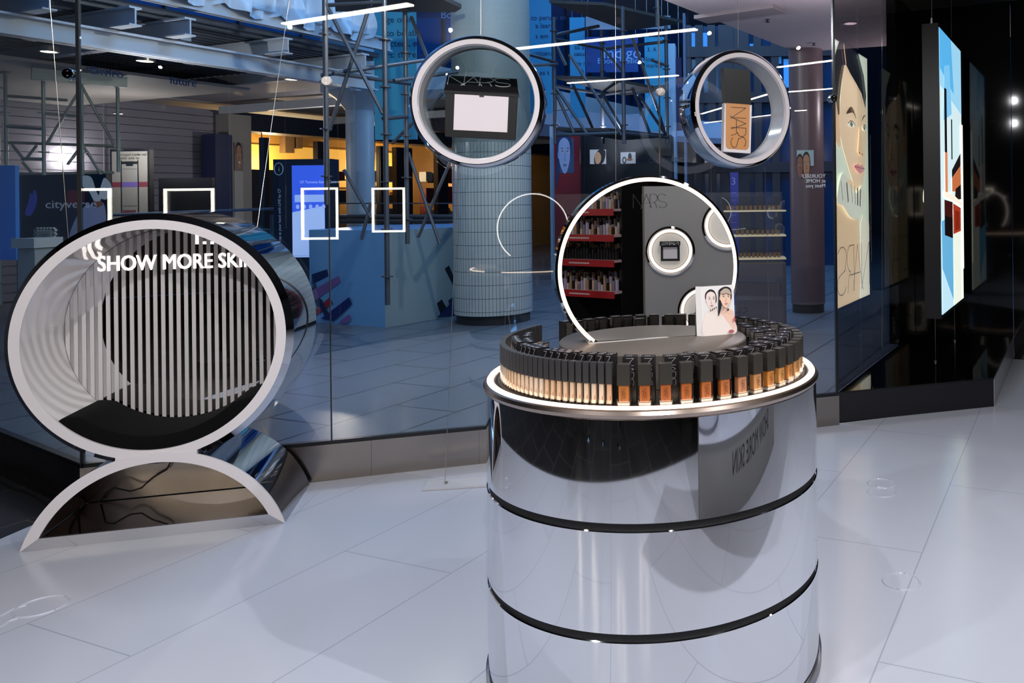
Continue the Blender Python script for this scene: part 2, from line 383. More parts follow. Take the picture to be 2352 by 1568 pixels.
# mall floor is level with the shop floor: a thin slab right up to the window
fpl = [(-40, -12), (-8.8, -8), (C1.x + DL.x * 4, C1.y + DL.y * 4), tuple(C1)[:2], tuple(CR)[:2], tuple(SGE)[:2], (8, 12), (40, 12), (40, 60), (-40, 60)]
mb = MB(); mb.prism(fpl, -0.02, 0.0); struct(mb.build('floor_concourse', M_MALLFLOOR))
M_CEIL = mat('dark_ceiling', '#1b1a1c', 0.7)
cp = [(-8.6, -8), (7, -8), (7, 5.6), (2.9, 7.9), (SGE.x, SGE.y + .1), tuple(CR)[:2], tuple(C1)[:2], (C1.x + DL.x * 4, C1.y + DL.y * 4)]
mb = MB(); mb.prism(cp, 3.42, 3.62); struct(mb.build('ceiling', M_CEIL))
mb = MB(); mb.box(-8.8, 7.2, -8.2, -8, 0, 3.42); struct(mb.build('wall_back', mat('shop_wall_dark', '#2a2829', 0.5)))
mb = MB(); mb.box(7.0, 7.2, -8, 5.6, 0, 3.42); struct(mb.build('wall_side', mat('shop_wall_dark', '#2a2829', 0.5)))
mb = MB(); e4 = C1 + DL * 4; mb.add([(-8.6, -8, 0), (e4.x, e4.y, 0), (e4.x, e4.y, 3.42), (-8.6, -8, 3.42), (-8.8, -8, 0), (e4.x - .2, e4.y, 0), (e4.x - .2, e4.y, 3.42), (-8.8, -8, 3.42)],
    [(0, 1, 2, 3), (4, 7, 6, 5), (0, 4, 5, 1), (3, 2, 6, 7), (0, 3, 7, 4), (1, 5, 6, 2)]); struct(mb.build('wall_left', mat('shop_wall_dark', '#2a2829', 0.5)))
# black gloss wall behind the plinth
wa = SG + SD * 2.75; wa.z = .21; wb = PPL(2327, 768, SD, SD.dot(wa)); wb.z = .21
wdir = (wb - wa); wdir.z = 0; wl = wdir.length; wdir.normalize()
mb = MB(frame((wa.x, wa.y, 0), wdir, (-wdir.y, wdir.x, 0)))
mb.box(0, wl, 0.02, 0.12, 0, 3.42); mb.box(wl + .006, wl + 5.0, 0.02, 0.12, 0, 3.42)
mb.box(0, wl + 5, 0.015, 0.02, 2.28, 2.285)
struct(mb.build('wall_right', mat('wall_black_gloss', '#070707', .05, spec=.35)))
GM = frame((0, 0, 0), E, N)
def ga(u, v=600): return E.dot(PB(u, v, GB + .02))
aL, aR = E.dot(C1) + 0.0, E.dot(CR)
j1, j2 = ga(757), ga(1519)
ZG0, ZG1 = 0.205, 3.42
for i, (a0, a1) in enumerate(((aL + .012, j1 - .003), (j1 + .003, j2 - .003), (j2 + .003, aR - .012))):
    mb = MB(GM); mb.box(a0, a1, GB + .02, GB + .032, ZG0, ZG1); struct(mb.build('window_%d' % (i + 1), M_GLASS))
mb = MB(frame(C1, DL, (-NL.x, -NL.y, 0))); mb.box(0.012, 3.9, -.032, -.02, ZG0, ZG1); struct(mb.build('window_4', M_GLASS))
mb = MB(frame(SG, SD, (-SQ.x, -SQ.y, 0))); mb.box(0.01, 2.0, -.006, .006, ZG0 + .010, ZG1); struct(mb.build('window_5', M_GLASSR))
mb = MB(frame(SG, SD, (-SQ.x, -SQ.y, 0))); mb.box(2.0, 2.75, -.006, .08, .2125, ZG1); struct(mb.build('wall_corner', M_BLACKGLOSS))
M_SEAL = mat('dark_glazing_seal', '#101216', 0.3)
mb = MB(GM)
for a, w in ((aL + .004, .014), (j1, .005), (j2, .005), (aR - .004, .014)): mb.box(a - w / 2, a + w / 2, GB + .014, GB + .038, ZG0, ZG1)
mb.box(aL, aR, GB + .01, GB + .045, ZG0 - .004, ZG0 + .014)
struct(mb.build('trim_1', M_SEAL))
mb = MB(frame(C1, DL, (-NL.x, -NL.y, 0))); mb.box(0, 3.9, -.045, -.01, ZG0 - .004, ZG0 + .014); struct(mb.build('trim_2', M_SEAL))
segs = [aL, ga(640, 1000), ga(853, 1000), ga(1100, 980), ga(1400, 950), ga(1700, 930), aR]
for i, (a0, a1) in enumerate(zip(segs, segs[1:])):
    mb = MB(GM); mb.box(a0 + .0008, a1 - .0008, GB, GB + .06, 0, ZG0 - .004); struct(mb.build('baseboard_front' if i == 0 else 'baseboard_front.%03d' % i, M_STEEL))
mb = MB(frame(C1, DL, (-NL.x, -NL.y, 0))); mb.box(0.0, 3.9, -.06, 0, 0, ZG0 - .004); mb.box(0.0, 3.9, -.001, .03, 0, 0.03)
struct(mb.build('baseboard_side', mat('dark_bronze_skirting', '#2a211d', 0.3, 0.6)))
# glass fixing discs
for (u, v, lab) in ((157, 169, 'chrome capped round glass fixing on the window corner joint above the ring bench'), (750, 186, 'flat white round glass fixing on the window joint between bench and hanging compact'),
                    (1518, 211, 'flat white round glass fixing on the window joint beside the hanging bottle ring'), (1914, 226, 'chrome round glass fixing at the end joint beside the portrait poster')):
    c = PB(u, v, GB + .005)
    t = thing('glass_fixing', lab, 'fixing', c, TH, 'round fixings clamping the window panes')
    chromed = u in (157, 1914)
    m2 = Matrix.Rotation(math.radians(90), 4, 'X')
    mb = MB(m2); mb.lathe([(0, -.045), (.026, -.045), (.027, -.04), (.027, .006), (.024, .012), (0, .012)], 32); mb.build('disc', M_CHROME if chromed else mat('fixing_cream', '#d9cdc2', 0.35), t)
    mb = MB(m2); mb.lathe([(.0, .014), (.003, .014), (.003, .012)], 8, cx=0, cy=.012); mb.lathe([(.0, .014), (.003, .014), (.003, .012)], 8, cx=0, cy=-.012); mb.build('screw', M_WIRE, t)

# black plinth in the corner
pa = PZ(1927, 970, 0); pb = PZ(2283, 933, 0); pc = PZ(2328, 824, 0)
poly = [tuple(pa)[:2], tuple(pb)[:2], tuple(pc)[:2], tuple(wb)[:2], tuple(wa)[:2]]
t = thing('display_plinth', 'low black gloss corner plinth under the hanging double-sided lightbox', 'plinth', pa)
mb = MB(); mb.prism(poly, 0.0, 0.2); mb.build('body', mat('plinth_front', '#16151a', 0.32), t, world=True)
mb = MB(); mb.prism(poly, 0.2, 0.212); mb.build('top', M_BLACKGLOSS, t, world=True)
dd = (pc - pb).normalized(); nn = Vector((dd.y, -dd.x, 0))
mb = MB(frame(pb, dd, (-nn.x, -nn.y, 0))); mb.box(0, (pc - pb).length, -.004, 0, 0, .2); mb.build('side_panel', mat('plinth_side_steel', '#b9b5ba', 0.3, 0.8), t, world=True)

# ------------------------------------------------------------------ floor bumps (wire loops under the vinyl) and marks
def loop(u, v, ru, lab, nm='cable_loop', double=False):
    c = PZ(u, v, 0); mb = MB(); r = ru / F * c.y
    mb.tube([(c.x + r * math.cos(k * PI / 16), c.y + r * math.sin(k * PI / 16), .0005) for k in range(32)], .0045, 6, closed=True)
    if double: mb.tube([(c.x + r * .3 + r * math.cos(k * PI / 16), c.y + r * 1.75 + r * math.sin(k * PI / 16), .0005) for k in range(32)], .0045, 6, closed=True)
    tag(mb.build(nm, M_VINYL, loc=(c.x, c.y, 0)), lab, 'floor ring')
loop(2025, 1130, 32, 'raised figure-of-eight ring moulded in the pale floor near the black plinth', double=True)
loop(2070, 1335, 42, 'raised round ring in the pale floor beside the drum counter')
loop(95, 1392, 50, 'raised oval ring in the pale floor in front of the ring bench')
mb = MB()
for (u0, v0, u1, v1) in ((0, 1415, 60, 1390), (0, 1440, 40, 1420)): mb.tube([PZ(u0, v0, 0), PZ((u0 + u1) / 2, (v0 + v1) / 2 - 4, 0), PZ(u1, v1, 0)], .004, 6)
tag(mb.build('raised_floor_cable', M_VINYL), 'covered cable bulging under the pale floor at the bottom left ring', 'cable')

# ------------------------------------------------------------------ ring bench
q0, q1 = PZ(45, 1268, 0), PZ(655, 1200, 0)
bo = (q0 + q1) / 2; bang = math.radians(16.4)
bench = thing('ring_bench', 'chrome circular photo bench with white stripes, lit lettering and black seat pad on arched base', 'bench', bo, bang)
BX = Matrix.Rotation(-PI / 2, 4, 'X')                       # lathe axis -> local +Y
BR, BZ = 0.590, 0.926
ax = Matrix.Translation((-0.012, 0, BZ)) @ BX
BT = 0.56
mb = MB(ax); mb.lathe([(.561, 0.001), (BR, .032), (BR, BT), (.563, BT + .004), (0, BT + .004)], 128); mb.build('chrome_shell', M_CHROME, bench)
mb = MB(ax); mb.lathe([(.518, .004), (.518, 0), (.561, 0), (.561, .002)], 128); mb.build('front_rim', M_WHITE, bench)
mb = MB(ax); mb.lathe([(.518, .003), (.518, .40)], 128); mb.build('lining', M_LINING, bench)
mb = MB(ax); mb.lathe([(0, .40), (.517, .40), (.517, .41), (0, .41)], 96, smooth=False); bp_ = mb.build('mirror_panel', M_MIRROR, bench)
mb = MB(Matrix.Translation((-0.012, 0, BZ)))
per = 0.0343; x = -.51
while x < .50:
    xs = (x, x + .0175); pts = []
    h0, h1 = (math.sqrt(max(0, .516 ** 2 - q * q)) for q in xs)
    if min(h0, h1) > .02: mb.add([(xs[0], .397, -h0), (xs[1], .397, -h1), (xs[1], .397, h1), (xs[0], .397, h0), (xs[0], .3995, -h0), (xs[1], .3995, -h1), (xs[1], .3995, h1), (xs[0], .3995, h0)],
                                 [(0, 1, 2, 3), (7, 6, 5, 4), (0, 4, 5, 1), (2, 6, 7, 3), (1, 5, 6, 2), (0, 3, 7, 4)], False)
    x += per
mb.build('stripes', mat('stripe_film', '#c6bebc', 0.3), bp_)
bn = Vector((-math.sin(bang), math.cos(bang), 0)); be = Vector((math.cos(bang), math.sin(bang), 0))
lp = PPL(217, 606, bn, bn.dot(bo) + .37); lq = PPL(584, 600, bn, bn.dot(bo) + .37)
x0, x1 = (lp - bo).dot(be), (lq - bo).dot(be); zc_ = lp.z
mb = MB(); vs_, fs_ = text_mesh('SHOW MORE SKIN', 0.108, 0.002, 'LEFT', 0.0)
wt = max(v[0] for v in vs_); sx_ = (x1 - x0) / wt
for dx in (-.0012, 0, .0012):
    for dz in (-.0012, .0012): add_text(mb, 'SHOW MORE SKIN', frame((x0 + dx, .3955, zc_ - .038 + dz), (1, 0, 0), (0, 0, 1)), 0.108, 0.002, 'LEFT', sx_, 0.0)
mb.build('lettering', M_LEDS, bp_)
# seat pad
mb = MB(ax); n_ = 40; a0, a1 = math.radians(-47), math.radians(52)
rows = []
for i in range(n_ + 1):
    t_ = i / n_; a = a0 + (a1 - a0) * t_; e_ = min(t_, 1 - t_) * n_ / 2.0; th = .062 * min(1, math.sqrt(min(1, e_ * .6 + .05)))
    sec = []
    for (yy, k) in ((.012, 0), (.012, .6), (.03, .95), (.06, 1), (.2, 1.03), (.34, 1), (.385, .95), (.395, .5), (.395, 0)):
        r = .5175 - th * k; sec.append((r * math.sin(a), r * math.cos(a), yy))
    rows.append(sec)
K = 9
mb.add([p for s_ in rows for p in s_], [(i * K + k, i * K + (k + 1) % K, (i + 1) * K + (k + 1) % K, (i + 1) * K + k) for i in range(n_) for k in range(K)], True)
mb.add(rows[0], [tuple(range(K))], False); mb.add(rows[-1], [tuple(range(K))[::-1]], False)
mb.build('seat_pad', mat('black_velvet', '#050506', 0.9, spec=.15, noise=0.25, nscale=30), bench)
# arched base
ZB, RO, RI = -0.162, .560, .512
def archpts(R, zmin, n=48):
    a = math.asin((zmin - ZB) / R); return [(R * math.cos(a + (PI - 2 * a) * k / n), ZB + R * math.sin(a + (PI - 2 * a) * k / n)) for k in range(n + 1)]
SIL = .052
po, pi_ = archpts(RO, 0), archpts(RI, SIL)
def band(mb, po, pi_, y0, y1):
    n = len(po); V = [(x, y0, z) for x, z in po] + [(x, y0, z) for x, z in pi_] + [(x, y1, z) for x, z in po] + [(x, y1, z) for x, z in pi_]
    f = []
    for k in range(n - 1): f += [(k, k + 1, n + k + 1, n + k), (2 * n + k, 3 * n + k, 3 * n + k + 1, 2 * n + k + 1), (k, 2 * n + k, 2 * n + k + 1, k + 1), (n + k, n + k + 1, 3 * n + k + 1, 3 * n + k)]
    mb.add(V, f, False)
mb = MB(); band(mb, po, pi_, -.004, .008); mb.build('arch_front', M_WHITE, bench)
mb = MB(); nk = .165; top = []; bot = []
for k in range(25):
    x = -nk + 2 * nk * k / 24; top.append((x, BZ - math.sqrt(.559 ** 2 - (x + .012) ** 2))); bot.append((x, ZB + math.sqrt(RO ** 2 - x * x) - .004))
V = [(x, y, z) for y in (-.0045, .03) for (x, z) in top + bot]; n_k = 25; f_ = []
for k in range(n_k - 1): f_ += [(k, n_k + k, n_k + k + 1, k + 1), (2 * n_k + k, 2 * n_k + k + 1, 3 * n_k + k + 1, 3 * n_k + k), (k, k + 1, 2 * n_k + k + 1, 2 * n_k + k), (n_k + k, 3 * n_k + k, 3 * n_k + k + 1, n_k + k + 1)]
f_ += [(0, 2 * n_k, 3 * n_k, n_k), (n_k - 1, 2 * n_k - 1, 4 * n_k - 1, 3 * n_k - 1)]
mb.add(V, f_, False); mb.build('neck', M_WHITE, bench)
xo, xi = po[0][0], pi_[0][0]
mb = MB(); mb.add([(-xo, -.004, 0), (xo, -.004, 0), (xi, -.004, SIL), (-xi, -.004, SIL), (-xo, .008, 0), (xo, .008, 0), (xi, .008, SIL), (-xi, .008, SIL)],
    [(0, 1, 2, 3), (7, 6, 5, 4), (0, 4, 5, 1), (1, 5, 6, 2), (2, 6, 7, 3), (3, 7, 4, 0)], False)
mb.build('sill', mat('polished_sill', '#cfcfd4', 0.15, 0.9), bench)
mb = MB(); V = []
for x, z in po: V += [(x, .008, z), (x, BT, z)]
mb.add(V, [(2 * k, 2 * k + 1, 2 * k + 3, 2 * k + 2) for k in range(len(po) - 1)], True); mb.build('arch_shell', M_CHROME, bench)
mb = MB(); V = []
for x, z in pi_: V += [(x, .008, z), (x, BT - .09, z)]
mb.add(V, [(2 * k, 2 * k + 1, 2 * k + 3, 2 * k + 2) for k in range(len(pi_) - 1)], True); mb.build('arch_inside', M_MIRSTEEL, bench)
mb = MB(); mb.box(-xi, xi, .008, BT - .09, SIL - .012, SIL - .004); mb.build('floor_plate', mat('mirror_plate', '#cfcdd0', 0.04, 1.0, bump=0.02, nscale=2), bench)
mb = MB(); V = [(x, BT - .09, z) for x, z in pi_]; mb.add(V + [(x, BT - .08, z) for x, z in pi_], [tuple(range(len(V)))[::-1], tuple(range(len(V), 2 * len(V)))], False); mb.build('rear_plate', M_STEEL, bench)
# cable of the bench
def bl(u, v, y): return PPL(u, v, bn, bn.dot(bo) + y)
mb = MB(); cpts = [bl(391, 1062, .44), bl(383, 1078, .44), bl(350, 1097, .43), bl(325, 1120, .42), bl(300, 1128, .40), bl(262, 1120, .38), bl(242, 1132, .36)]
e_ = PZ(232, 1150, SIL + .004); cpts += [e_]
mb.tube(cpts, .004, 8)
cab = tag(mb.build('power_cable', M_RUBBER, loc=tuple(bo)), 'thin black cable hanging inside the arched base of the ring bench', 'cable')
mb = MB(); mb.tube([PZ(-40, 1088, .005), PZ(0, 1103, .005), PZ(30, 1120, .005), PZ(60, 1128, .005), PZ(85, 1140, .005), PZ(112, 1157, .005), PZ(150, 1160, .005)], .005, 8)
tag(mb.build('power_cable', M_RUBBER), 'black cable lying on the dark floor beside the bench base', 'cable')
# suspension wires that reach down to the bench
w0 = P(668, -30, 4.7); w1 = PPL(590, 527, bn, bn.dot(bo) + BT)
t = thing('steel_wire', 'slanting wire tied with a small chain to the top of the ring bench', 'wire', w1)
mb = MB(); mb.tube([w0, w1], .0016, 6); mb.build('cable', M_WIRE, t, world=True)
mb = MB()
wc = [PPL(590, 527, bn, bn.dot(bo) + BT), PPL(588, 541, bn, bn.dot(bo) + BT - .02), PPL(582, 549, bn, bn.dot(bo) + BT - .05), PPL(566, 556, bn, bn.dot(bo) + BT - .1)]
for a, b in zip(wc, wc[1:]):
    for k in range(2):
        c = a.lerp(b, (k + .5) / 2); d = (b - a).normalized() * .012; s_ = Vector((0, .0, 1)).cross(d).normalized() * .006
        mb.tube([c + d * math.cos(q * PI / 4) + s_ * math.sin(q * PI / 4) for q in range(8)], .0015, 5, closed=True)
mb.build('chain', M_WIRE, t, world=True)
w0 = P(112, -30, 4.15); w1 = P(158, 560, 4.22)
tag(MB().tube([w0, w1], .0016, 6).build('steel_wire', M_WIRE), 'long wire running down behind the ring bench by the window corner', 'wire')
# ------------------------------------------------------------------ drum counter
DC = Vector((-0.274, 2.812, 0)); DR = 0.557
drum = thing('drum_counter', 'round mirror-chrome drum counter in three tiers with a glowing white rim', 'counter', DC)
for (z0, z1) in ((.035, .326), (.346, .633), (.653, .945)):
    mb = MB(); mb.lathe([(DR - .02, z0), (DR - .003, z0), (DR, z0 + .003), (DR, z1 - .003), (DR - .003, z1), (DR - .02, z1)], 160); mb.build('tier', M_DRUM, drum)
for (z0, z1) in ((.0, .035), (.326, .346), (.633, .653)):
    mb = MB(); mb.lathe([(DR - .010 if z0 else DR + .008, z0), (DR - .010 if z0 else DR + .008, z1)], 128); mb.build('shadow_gap' if z0 else 'toe_ring', M_RUBBER if z0 else mat('toe_steel', '#8f9096', .3, 1), drum)
mb = MB(); mb.lathe([(DR - .002, .943), (DR + .005, .948), (DR + .008, .957), (DR + .003, .967), (DR - .004, .970)], 160); mb.build('rim', mat('rim_metal', '#a8988e', .28, 1), drum)
mb = MB(); mb.lathe([(DR - .004, .970), (DR - .008, .976), (DR - .016, .978), (DR - .023, .975), (DR - .025, .970)], 160); mb.build('light_strip', glow('rim_led', '#ffdfc4', 5.5), drum)
mb = MB(); mb.lathe([(0, .9695), (DR - .024, .9695)], 96, smooth=False); top_ = mb.build('top', mat('bronze_top', '#5c524b', .3, .7), drum)
mb = MB()
for k in range(170):
    a = k * 2 * PI / 170; x, y = (DR - .034) * math.cos(a), (DR - .034) * math.sin(a); mb.cbox(x, y, .9705, .006, .006, .0016)
mb.build('studs', mat('stud_dark', '#2a2522', .3, .5), top_)
TZ = 0.970
# riser
riser = thing('riser', 'low round matt black riser in the middle of the drum counter', 'riser', (DC.x, DC.y, TZ))
RZ = 1.079 - TZ
mb = MB(); mb.lathe([(0, RZ), (.314, RZ), (.320, RZ - .005), (.320, 0.001), (0, 0.001)], 96); mb.build('disc', mat('riser_black', '#5a524c', .4, .2), riser)

# ------------------------------------------------------------------ round mirror on the riser
MCN = Vector((-.282, 2.795, 1.317)); MR = .305
MF = frame(MCN, E, (0, 0, 1))           # x along E, y up, z = -N (towards viewer)
mir = thing('vanity_mirror', 'large round vanity mirror with a glowing rim standing on the black riser', 'mirror', (MCN.x, MCN.y, 1.08), TH)
zb = 1.080 - MCN.z
phi = math.asin(zb / MR)
def lmir(): return MB(frame(MCN, E, (0, 0, 1)))
a_s, a_e = math.asin(zb / (MR + .018)), PI - math.asin(zb / (MR + .018))
def sect(mb, prof, zcut=zb, n=140):
    r = max(p[0] for p in prof); s_ = math.asin(max(-1, zcut / r)); mb.lathe(prof, n, s_, PI - s_, closedprof=True)
mb = lmir(); sect(mb, [(MR + .008, .012), (MR + .016, .006), (MR + .016, -.058), (MR + .004, -.060), (MR + .004, .008)]); mb.build('frame', M_CHROME, mir, world=True)
mb = lmir(); sect(mb, [(MR - .005, .009), (MR - .004, .012), (MR + .003, .012), (MR + .004, .009)]); mb.build('light_ring', glow('mirror_led', '#ffdcc0', 4.5), mir, world=True)
mb = lmir(); sect(mb, [(MR - .004, -.062), (MR + .006, -.062), (MR + .006, -.066), (MR - .004, -.066)]); mb.build('rear_light_ring', glow('mirror_led_back', '#fff2e6', 7.0), mir, world=True)
def chord(r, z0, z1, mb, n=96):
    s_ = math.asin(zb / r); p = [(r * math.cos(s_ + (PI - 2 * s_) * k / n), r * math.sin(s_ + (PI - 2 * s_) * k / n)) for k in range(n + 1)]
    mb.prism(p, z0, z1)
mb = lmir(); chord(MR - .006, .0, .008, mb); mg = mb.build('glass', M_MIRROR, mir, world=True)
mb = lmir(); chord(MR + .002, -.055, -.003, mb); mb.build('backing', M_BLACK, mir, world=True)
lo = PPL(1455, 478, N, N.dot(MCN) - .010); hi = PPL(1532, 443, N, N.dot(MCN) - .010)
mb = MB(); logo(mb, frame(lo, E, (0, 0, 1)), abs(hi.z - lo.z) * .93, (hi - lo).dot(E), .0011, .0008); mb.build('logo', M_BLACK, mg, world=True)
mb = MB(); s0 = PZ(1352, 789, 1.0795); s1 = PZ(1606, 768, 1.0795); mb.bar(s0, s1, .004, .004); mb.build('base_strip', mat('strip_alu', '#e8e4de', .3, .3), mir, world=True)

# photo card
cA, cB = PZ(1615, 772, 1.0792), PZ(1689, 766, 1.0792); cx_ = (cB - cA).normalized(); cn = Vector((cx_.y, -cx_.x, 0))
card = thing('photo_card', 'upright white photo card of two models with slick dark hair on the black riser', 'card', (cA.x, cA.y, 1.0792))
cH = P(1611, 659, cA.y).z - cA.z; cW = (cB - cA).length
lean = -cn * .012 + Vector((0, 0, cH))
mb = MB(); bk = cA - cn * .016 - cx_ * .017
mb.add([cA, cB, cB + lean, cA + lean, cA - cn * .003, cB - cn * .003, cB + lean - cn * .003, cA + lean - cn * .003], [(0, 1, 2, 3), (7, 6, 5, 4), (0, 4, 5, 1), (1, 5, 6, 2), (2, 6, 7, 3), (3, 7, 4, 0)], False)
mb.add([cA, bk, bk + lean, cA + lean, cA - cn * .003, bk - cn * .003 + cx_ * .003, bk + lean - cn * .003, cA + lean - cn * .003], [(0, 3, 2, 1), (4, 5, 6, 7), (1, 2, 6, 5), (0, 1, 5, 4), (3, 7, 6, 2)], False)
mb.build('board', mat('card_white', '#eeeae8', .3), card, world=True)
a = Art(); a.rect(0, 0, 1, 1, '#e6e2e0'); a.smooth([(.02, 0), (.02, .38), (.2, .52), (.45, .5), (.62, .42), (.8, .5), (1, .3), (1, 0)], '#ead6cd'); a.smooth([(.5, .42), (.72, .54), (.98, .45), (1, .1), (.8, .25)], '#edc6b2')
a.smooth([(.02, 0), (.03, .36), (.2, .5), (.46, .48), (.66, .36), (.9, .1), (.88, 0)], '#efe1da')
a.poly([(.28, .48), (.42, .49), (.40, .6), (.30, .58)], '#e9d6cd'); a.poly([(.6, .44), (.78, .46), (.76, .62), (.62, .6)], '#eac4b0')
portrait(a, .26, .72, .36, .36, '#ead8d0', '#1c161d', '#c58f92', 0, '#dcc4bb'); portrait(a, .72, .75, .40, .38, '#efc9b2', '#1a141a', '#d79a8c', 1, '#dfb09a')
a.smooth([(.55, .88), (.7, .95), (.84, .92), (.9, .82), (.74, .85), (.6, .84)], '#b7a798')
for k in range(4): a.ell(.22 + .06 * k, .515 + .018 * k, .016, .02, '#26222a')
a.poly([(.62, .50), (.64, .50), (.645, .58), (.625, .58)], '#7c7478'); a.ell(.78, .51, .035, .022, '#2b2428'); a.ell(.86, .06, .09, .035, '#b0616a'); a.ell(.97, .3, .03, .05, '#c4606a')
a.build('print', cA + cx_ * .003, (cB - cA) * .96, lean * .99, card, lift=.00015)

# ------------------------------------------------------------------ products on the counter
def pol(r, deg):   # 0 deg = towards viewer, positive to the right
    t_ = math.radians(deg); return DC.x + r * math.sin(t_), DC.y - r * math.cos(t_)
M_CAP = mat('cap_black', '#35332f', .38)
M_CAP2 = mat('cap_slate', '#3b3a3c', .35)
M_INK = mat('print_dark', '#5c3b24', .5)
M_INKW = mat('print_silver', '#b6b0b4', .4)
def lerpc(a, b, t_):
    a, b = a.lstrip('#'), b.lstrip('#'); return '#' + ''.join('%02x' % round(int(a[i:i + 2], 16) * (1 - t_) + int(b[i:i + 2], 16) * t_) for i in (0, 2, 4))
def dup(src, loc, rz, label, mats=None):
    r = src.copy(); COL.objects.link(r); r.matrix_basis = Matrix.Translation(Vector(loc)) @ Matrix.Rotation(rz, 4, 'Z'); r['label'] = label
    for ch in list(src.children):
        c = ch.copy(); COL.objects.link(c); c.parent = r
        if mats and ch.name.split('.')[0] in mats:
            c.data = ch.data.copy(); c.data.materials.clear(); c.data.materials.append(mats[ch.name.split('.')[0]])
        for g in ch.children:
            d = g.copy(); COL.objects.link(d); d.parent = c
    return r
# slim concealer tube : local -Y faces the rim
def make_concealer():
    t = thing('concealer_tube', '', 'concealer', (0, 0, 0), 0, 'slim peach concealer tubes along the glowing rim')
    w = .0092
    mb = MB(); mb.rbox(-w, w, -w, w, .062, .122, .0022); mb.build('cap', M_CAP2, t)
    mb = MB(); mb.rbox(-w + .0022, w - .0022, -w + .0022, w - .0022, .006, .062, .003); mb.build('tint', mat('tint_a', '#e8b894', .4), t)
    mb = MB(); mb.rbox(-w, w, -w, w, .0005, .062, .0022); mb.build('vial', M_CLEAR, t)
    mb = MB(); logo(mb, frame((.0028, -w - .0002, .028), (0, 0, -1), (1, 0, 0)), .0045, .011, .0006, .0002); mb.build('logo', mat('faint_print', '#b58463', .5), t)
    return t
proto_c = make_concealer(); first = True
angs = [-9 - 2.62 * k for k in range(42)]
shades = [mat('tint_%02d' % k, lerpc('#f7dfca', '#ecc09a', (k * 7 % 10) / 10), .4) for k in range(10)]
for k, d in enumerate(angs):
    x, y = pol(.502, d); rz = math.radians(d); n = k + 1
    nth = {1: 'first', 2: 'second', 3: 'third'}.get(n, '%dth' % n)
    lab = 'slim peach concealer tube with black cap, %s from the square bottles along the rim' % nth
    if k == 0: proto_c.matrix_basis = Matrix.Translation((x, y, TZ)) @ Matrix.Rotation(rz, 4, 'Z'); proto_c['label'] = 'slim peach concealer tube with black cap, right beside the square bottles'
    else: dup(proto_c, (x, y, TZ), rz, lab, {'tint': shades[k * 3 % 10]})
# square foundation bottle
def make_bottle():
    t = thing('foundation_bottle', '', 'foundation', (0, 0, 0), 0, 'square foundation bottles along the glowing rim')
    w = .0188; dp = .0155
    mb = MB(); mb.rbox(-w + .0006, w - .0006, -dp + .0006, dp - .0006, .059, .118, .001, 1); mb.build('cap', M_CAP, t)
    mb = MB(); mb.rbox(-w + .004, w - .004, -dp + .003, dp - .003, .011, .059, .004); mb.build('foundation', mat('found_a', '#c67a3e', .35), t)
    mb = MB(); mb.rbox(-w, w, -dp, dp, .0005, .059, .0015, 2); mb.rbox(-w, w, -dp, dp, .0005, .009, .0015, 2); mb.build('glass', M_CLEAR, t)
    mb = MB(); mb.rbox(-w + .002, w - .002, -dp + .002, dp - .002, .001, .009, .002); mb.build('glass_foot', mat('glass_foot', '#e6dad0', .1, coat=.5), t)
    mb = MB(); logo(mb, frame((-.0068, -dp - .0003, .050), (0, 0, -1), (1, 0, 0)), .0125, .034, .0009, .0002); mb.build('logo', M_INK, t)
    return t
proto_b = make_bottle()
cols = ['#c06a35', '#c06a35', '#bf6a38', '#c26c36', '#c46f34', '#c8743a', '#d19068', '#d69a64', '#d98f45', '#dda05a', '#d98f4a', '#dba063', '#dca56a', '#dda86f', '#deaa72']
for k in range(15):
    d = -4.2 + 6.75 * k; x, y = pol(.498, d); rz = math.radians(d * .92); m_ = {'foundation': mat('found_%s' % cols[k][1:], cols[k], .35)}
    tone = 'deep brown' if k < 4 else 'tan' if k < 8 else 'golden beige'
    nth = {1: 'first', 2: 'second', 3: 'third'}.get(k + 1, '%dth' % (k + 1))
    lab = 'square %s foundation bottle with black cap, %s along the rim from the slim tubes' % (tone, nth)
    if k == 0:
        proto_b.matrix_basis = Matrix.Translation((x, y, TZ)) @ Matrix.Rotation(rz, 4, 'Z'); proto_b['label'] = lab
    else: dup(proto_b, (x, y, TZ), rz, lab, m_)
# cartons
M_CART = mat('carton_black', '#1d1b1d', .35)
def carton_mesh(w, dp, h, logoside=True, textside=True, name='carton'):
    mb = MB(); mb.cur = 0; mb.box(-w, w, -dp, dp, 0, h)
    mb.cur = 1
    if logoside:
        logo(mb, frame((-w * .45, -dp - .0002, h * .97), (0, 0, -1), (1, 0, 0)), w * 1.1, h * .62, .0011, .0003)
    for k in range(3): mb.box(-w * .5 + .006 * k, -w * .5 + .006 * k + .003, -.003, .0035, h, h + .0002)
    if textside:
        for k in range(11):
            z = h * .95 - k * .0055; mb.cur = 2; ww = w * (.82 - .2 * ((k * 37 % 7) / 7))
            mb.box(-ww, ww, dp, dp + .0002, z - .0022, z)
            mb.box(-w - .0002, -w, -dp * .8, dp * .8, z - .0018, z) if k < 6 else None
    me = mb.build(name, [M_CART, M_INKW, mat('tiny_text_grey', '#8a8178', .5)])
    return me
def place_cartons(items, w, dp, h, group, labf, **kw):
    src = carton_mesh(w, dp, h, **kw)
    for k, (r, d, extra) in enumerate(items):
        o = src if k == 0 else src.copy()
        if k: COL.objects.link(o)
        x, y = pol(r, d); o.location = (x, y, TZ); o.rotation_euler = (0, 0, math.radians(d + extra)); tag(o, labf(k), 'carton', group)
nth = lambda n: {1: 'first', 2: 'second', 3: 'third'}.get(n, '%dth' % n)
it = []
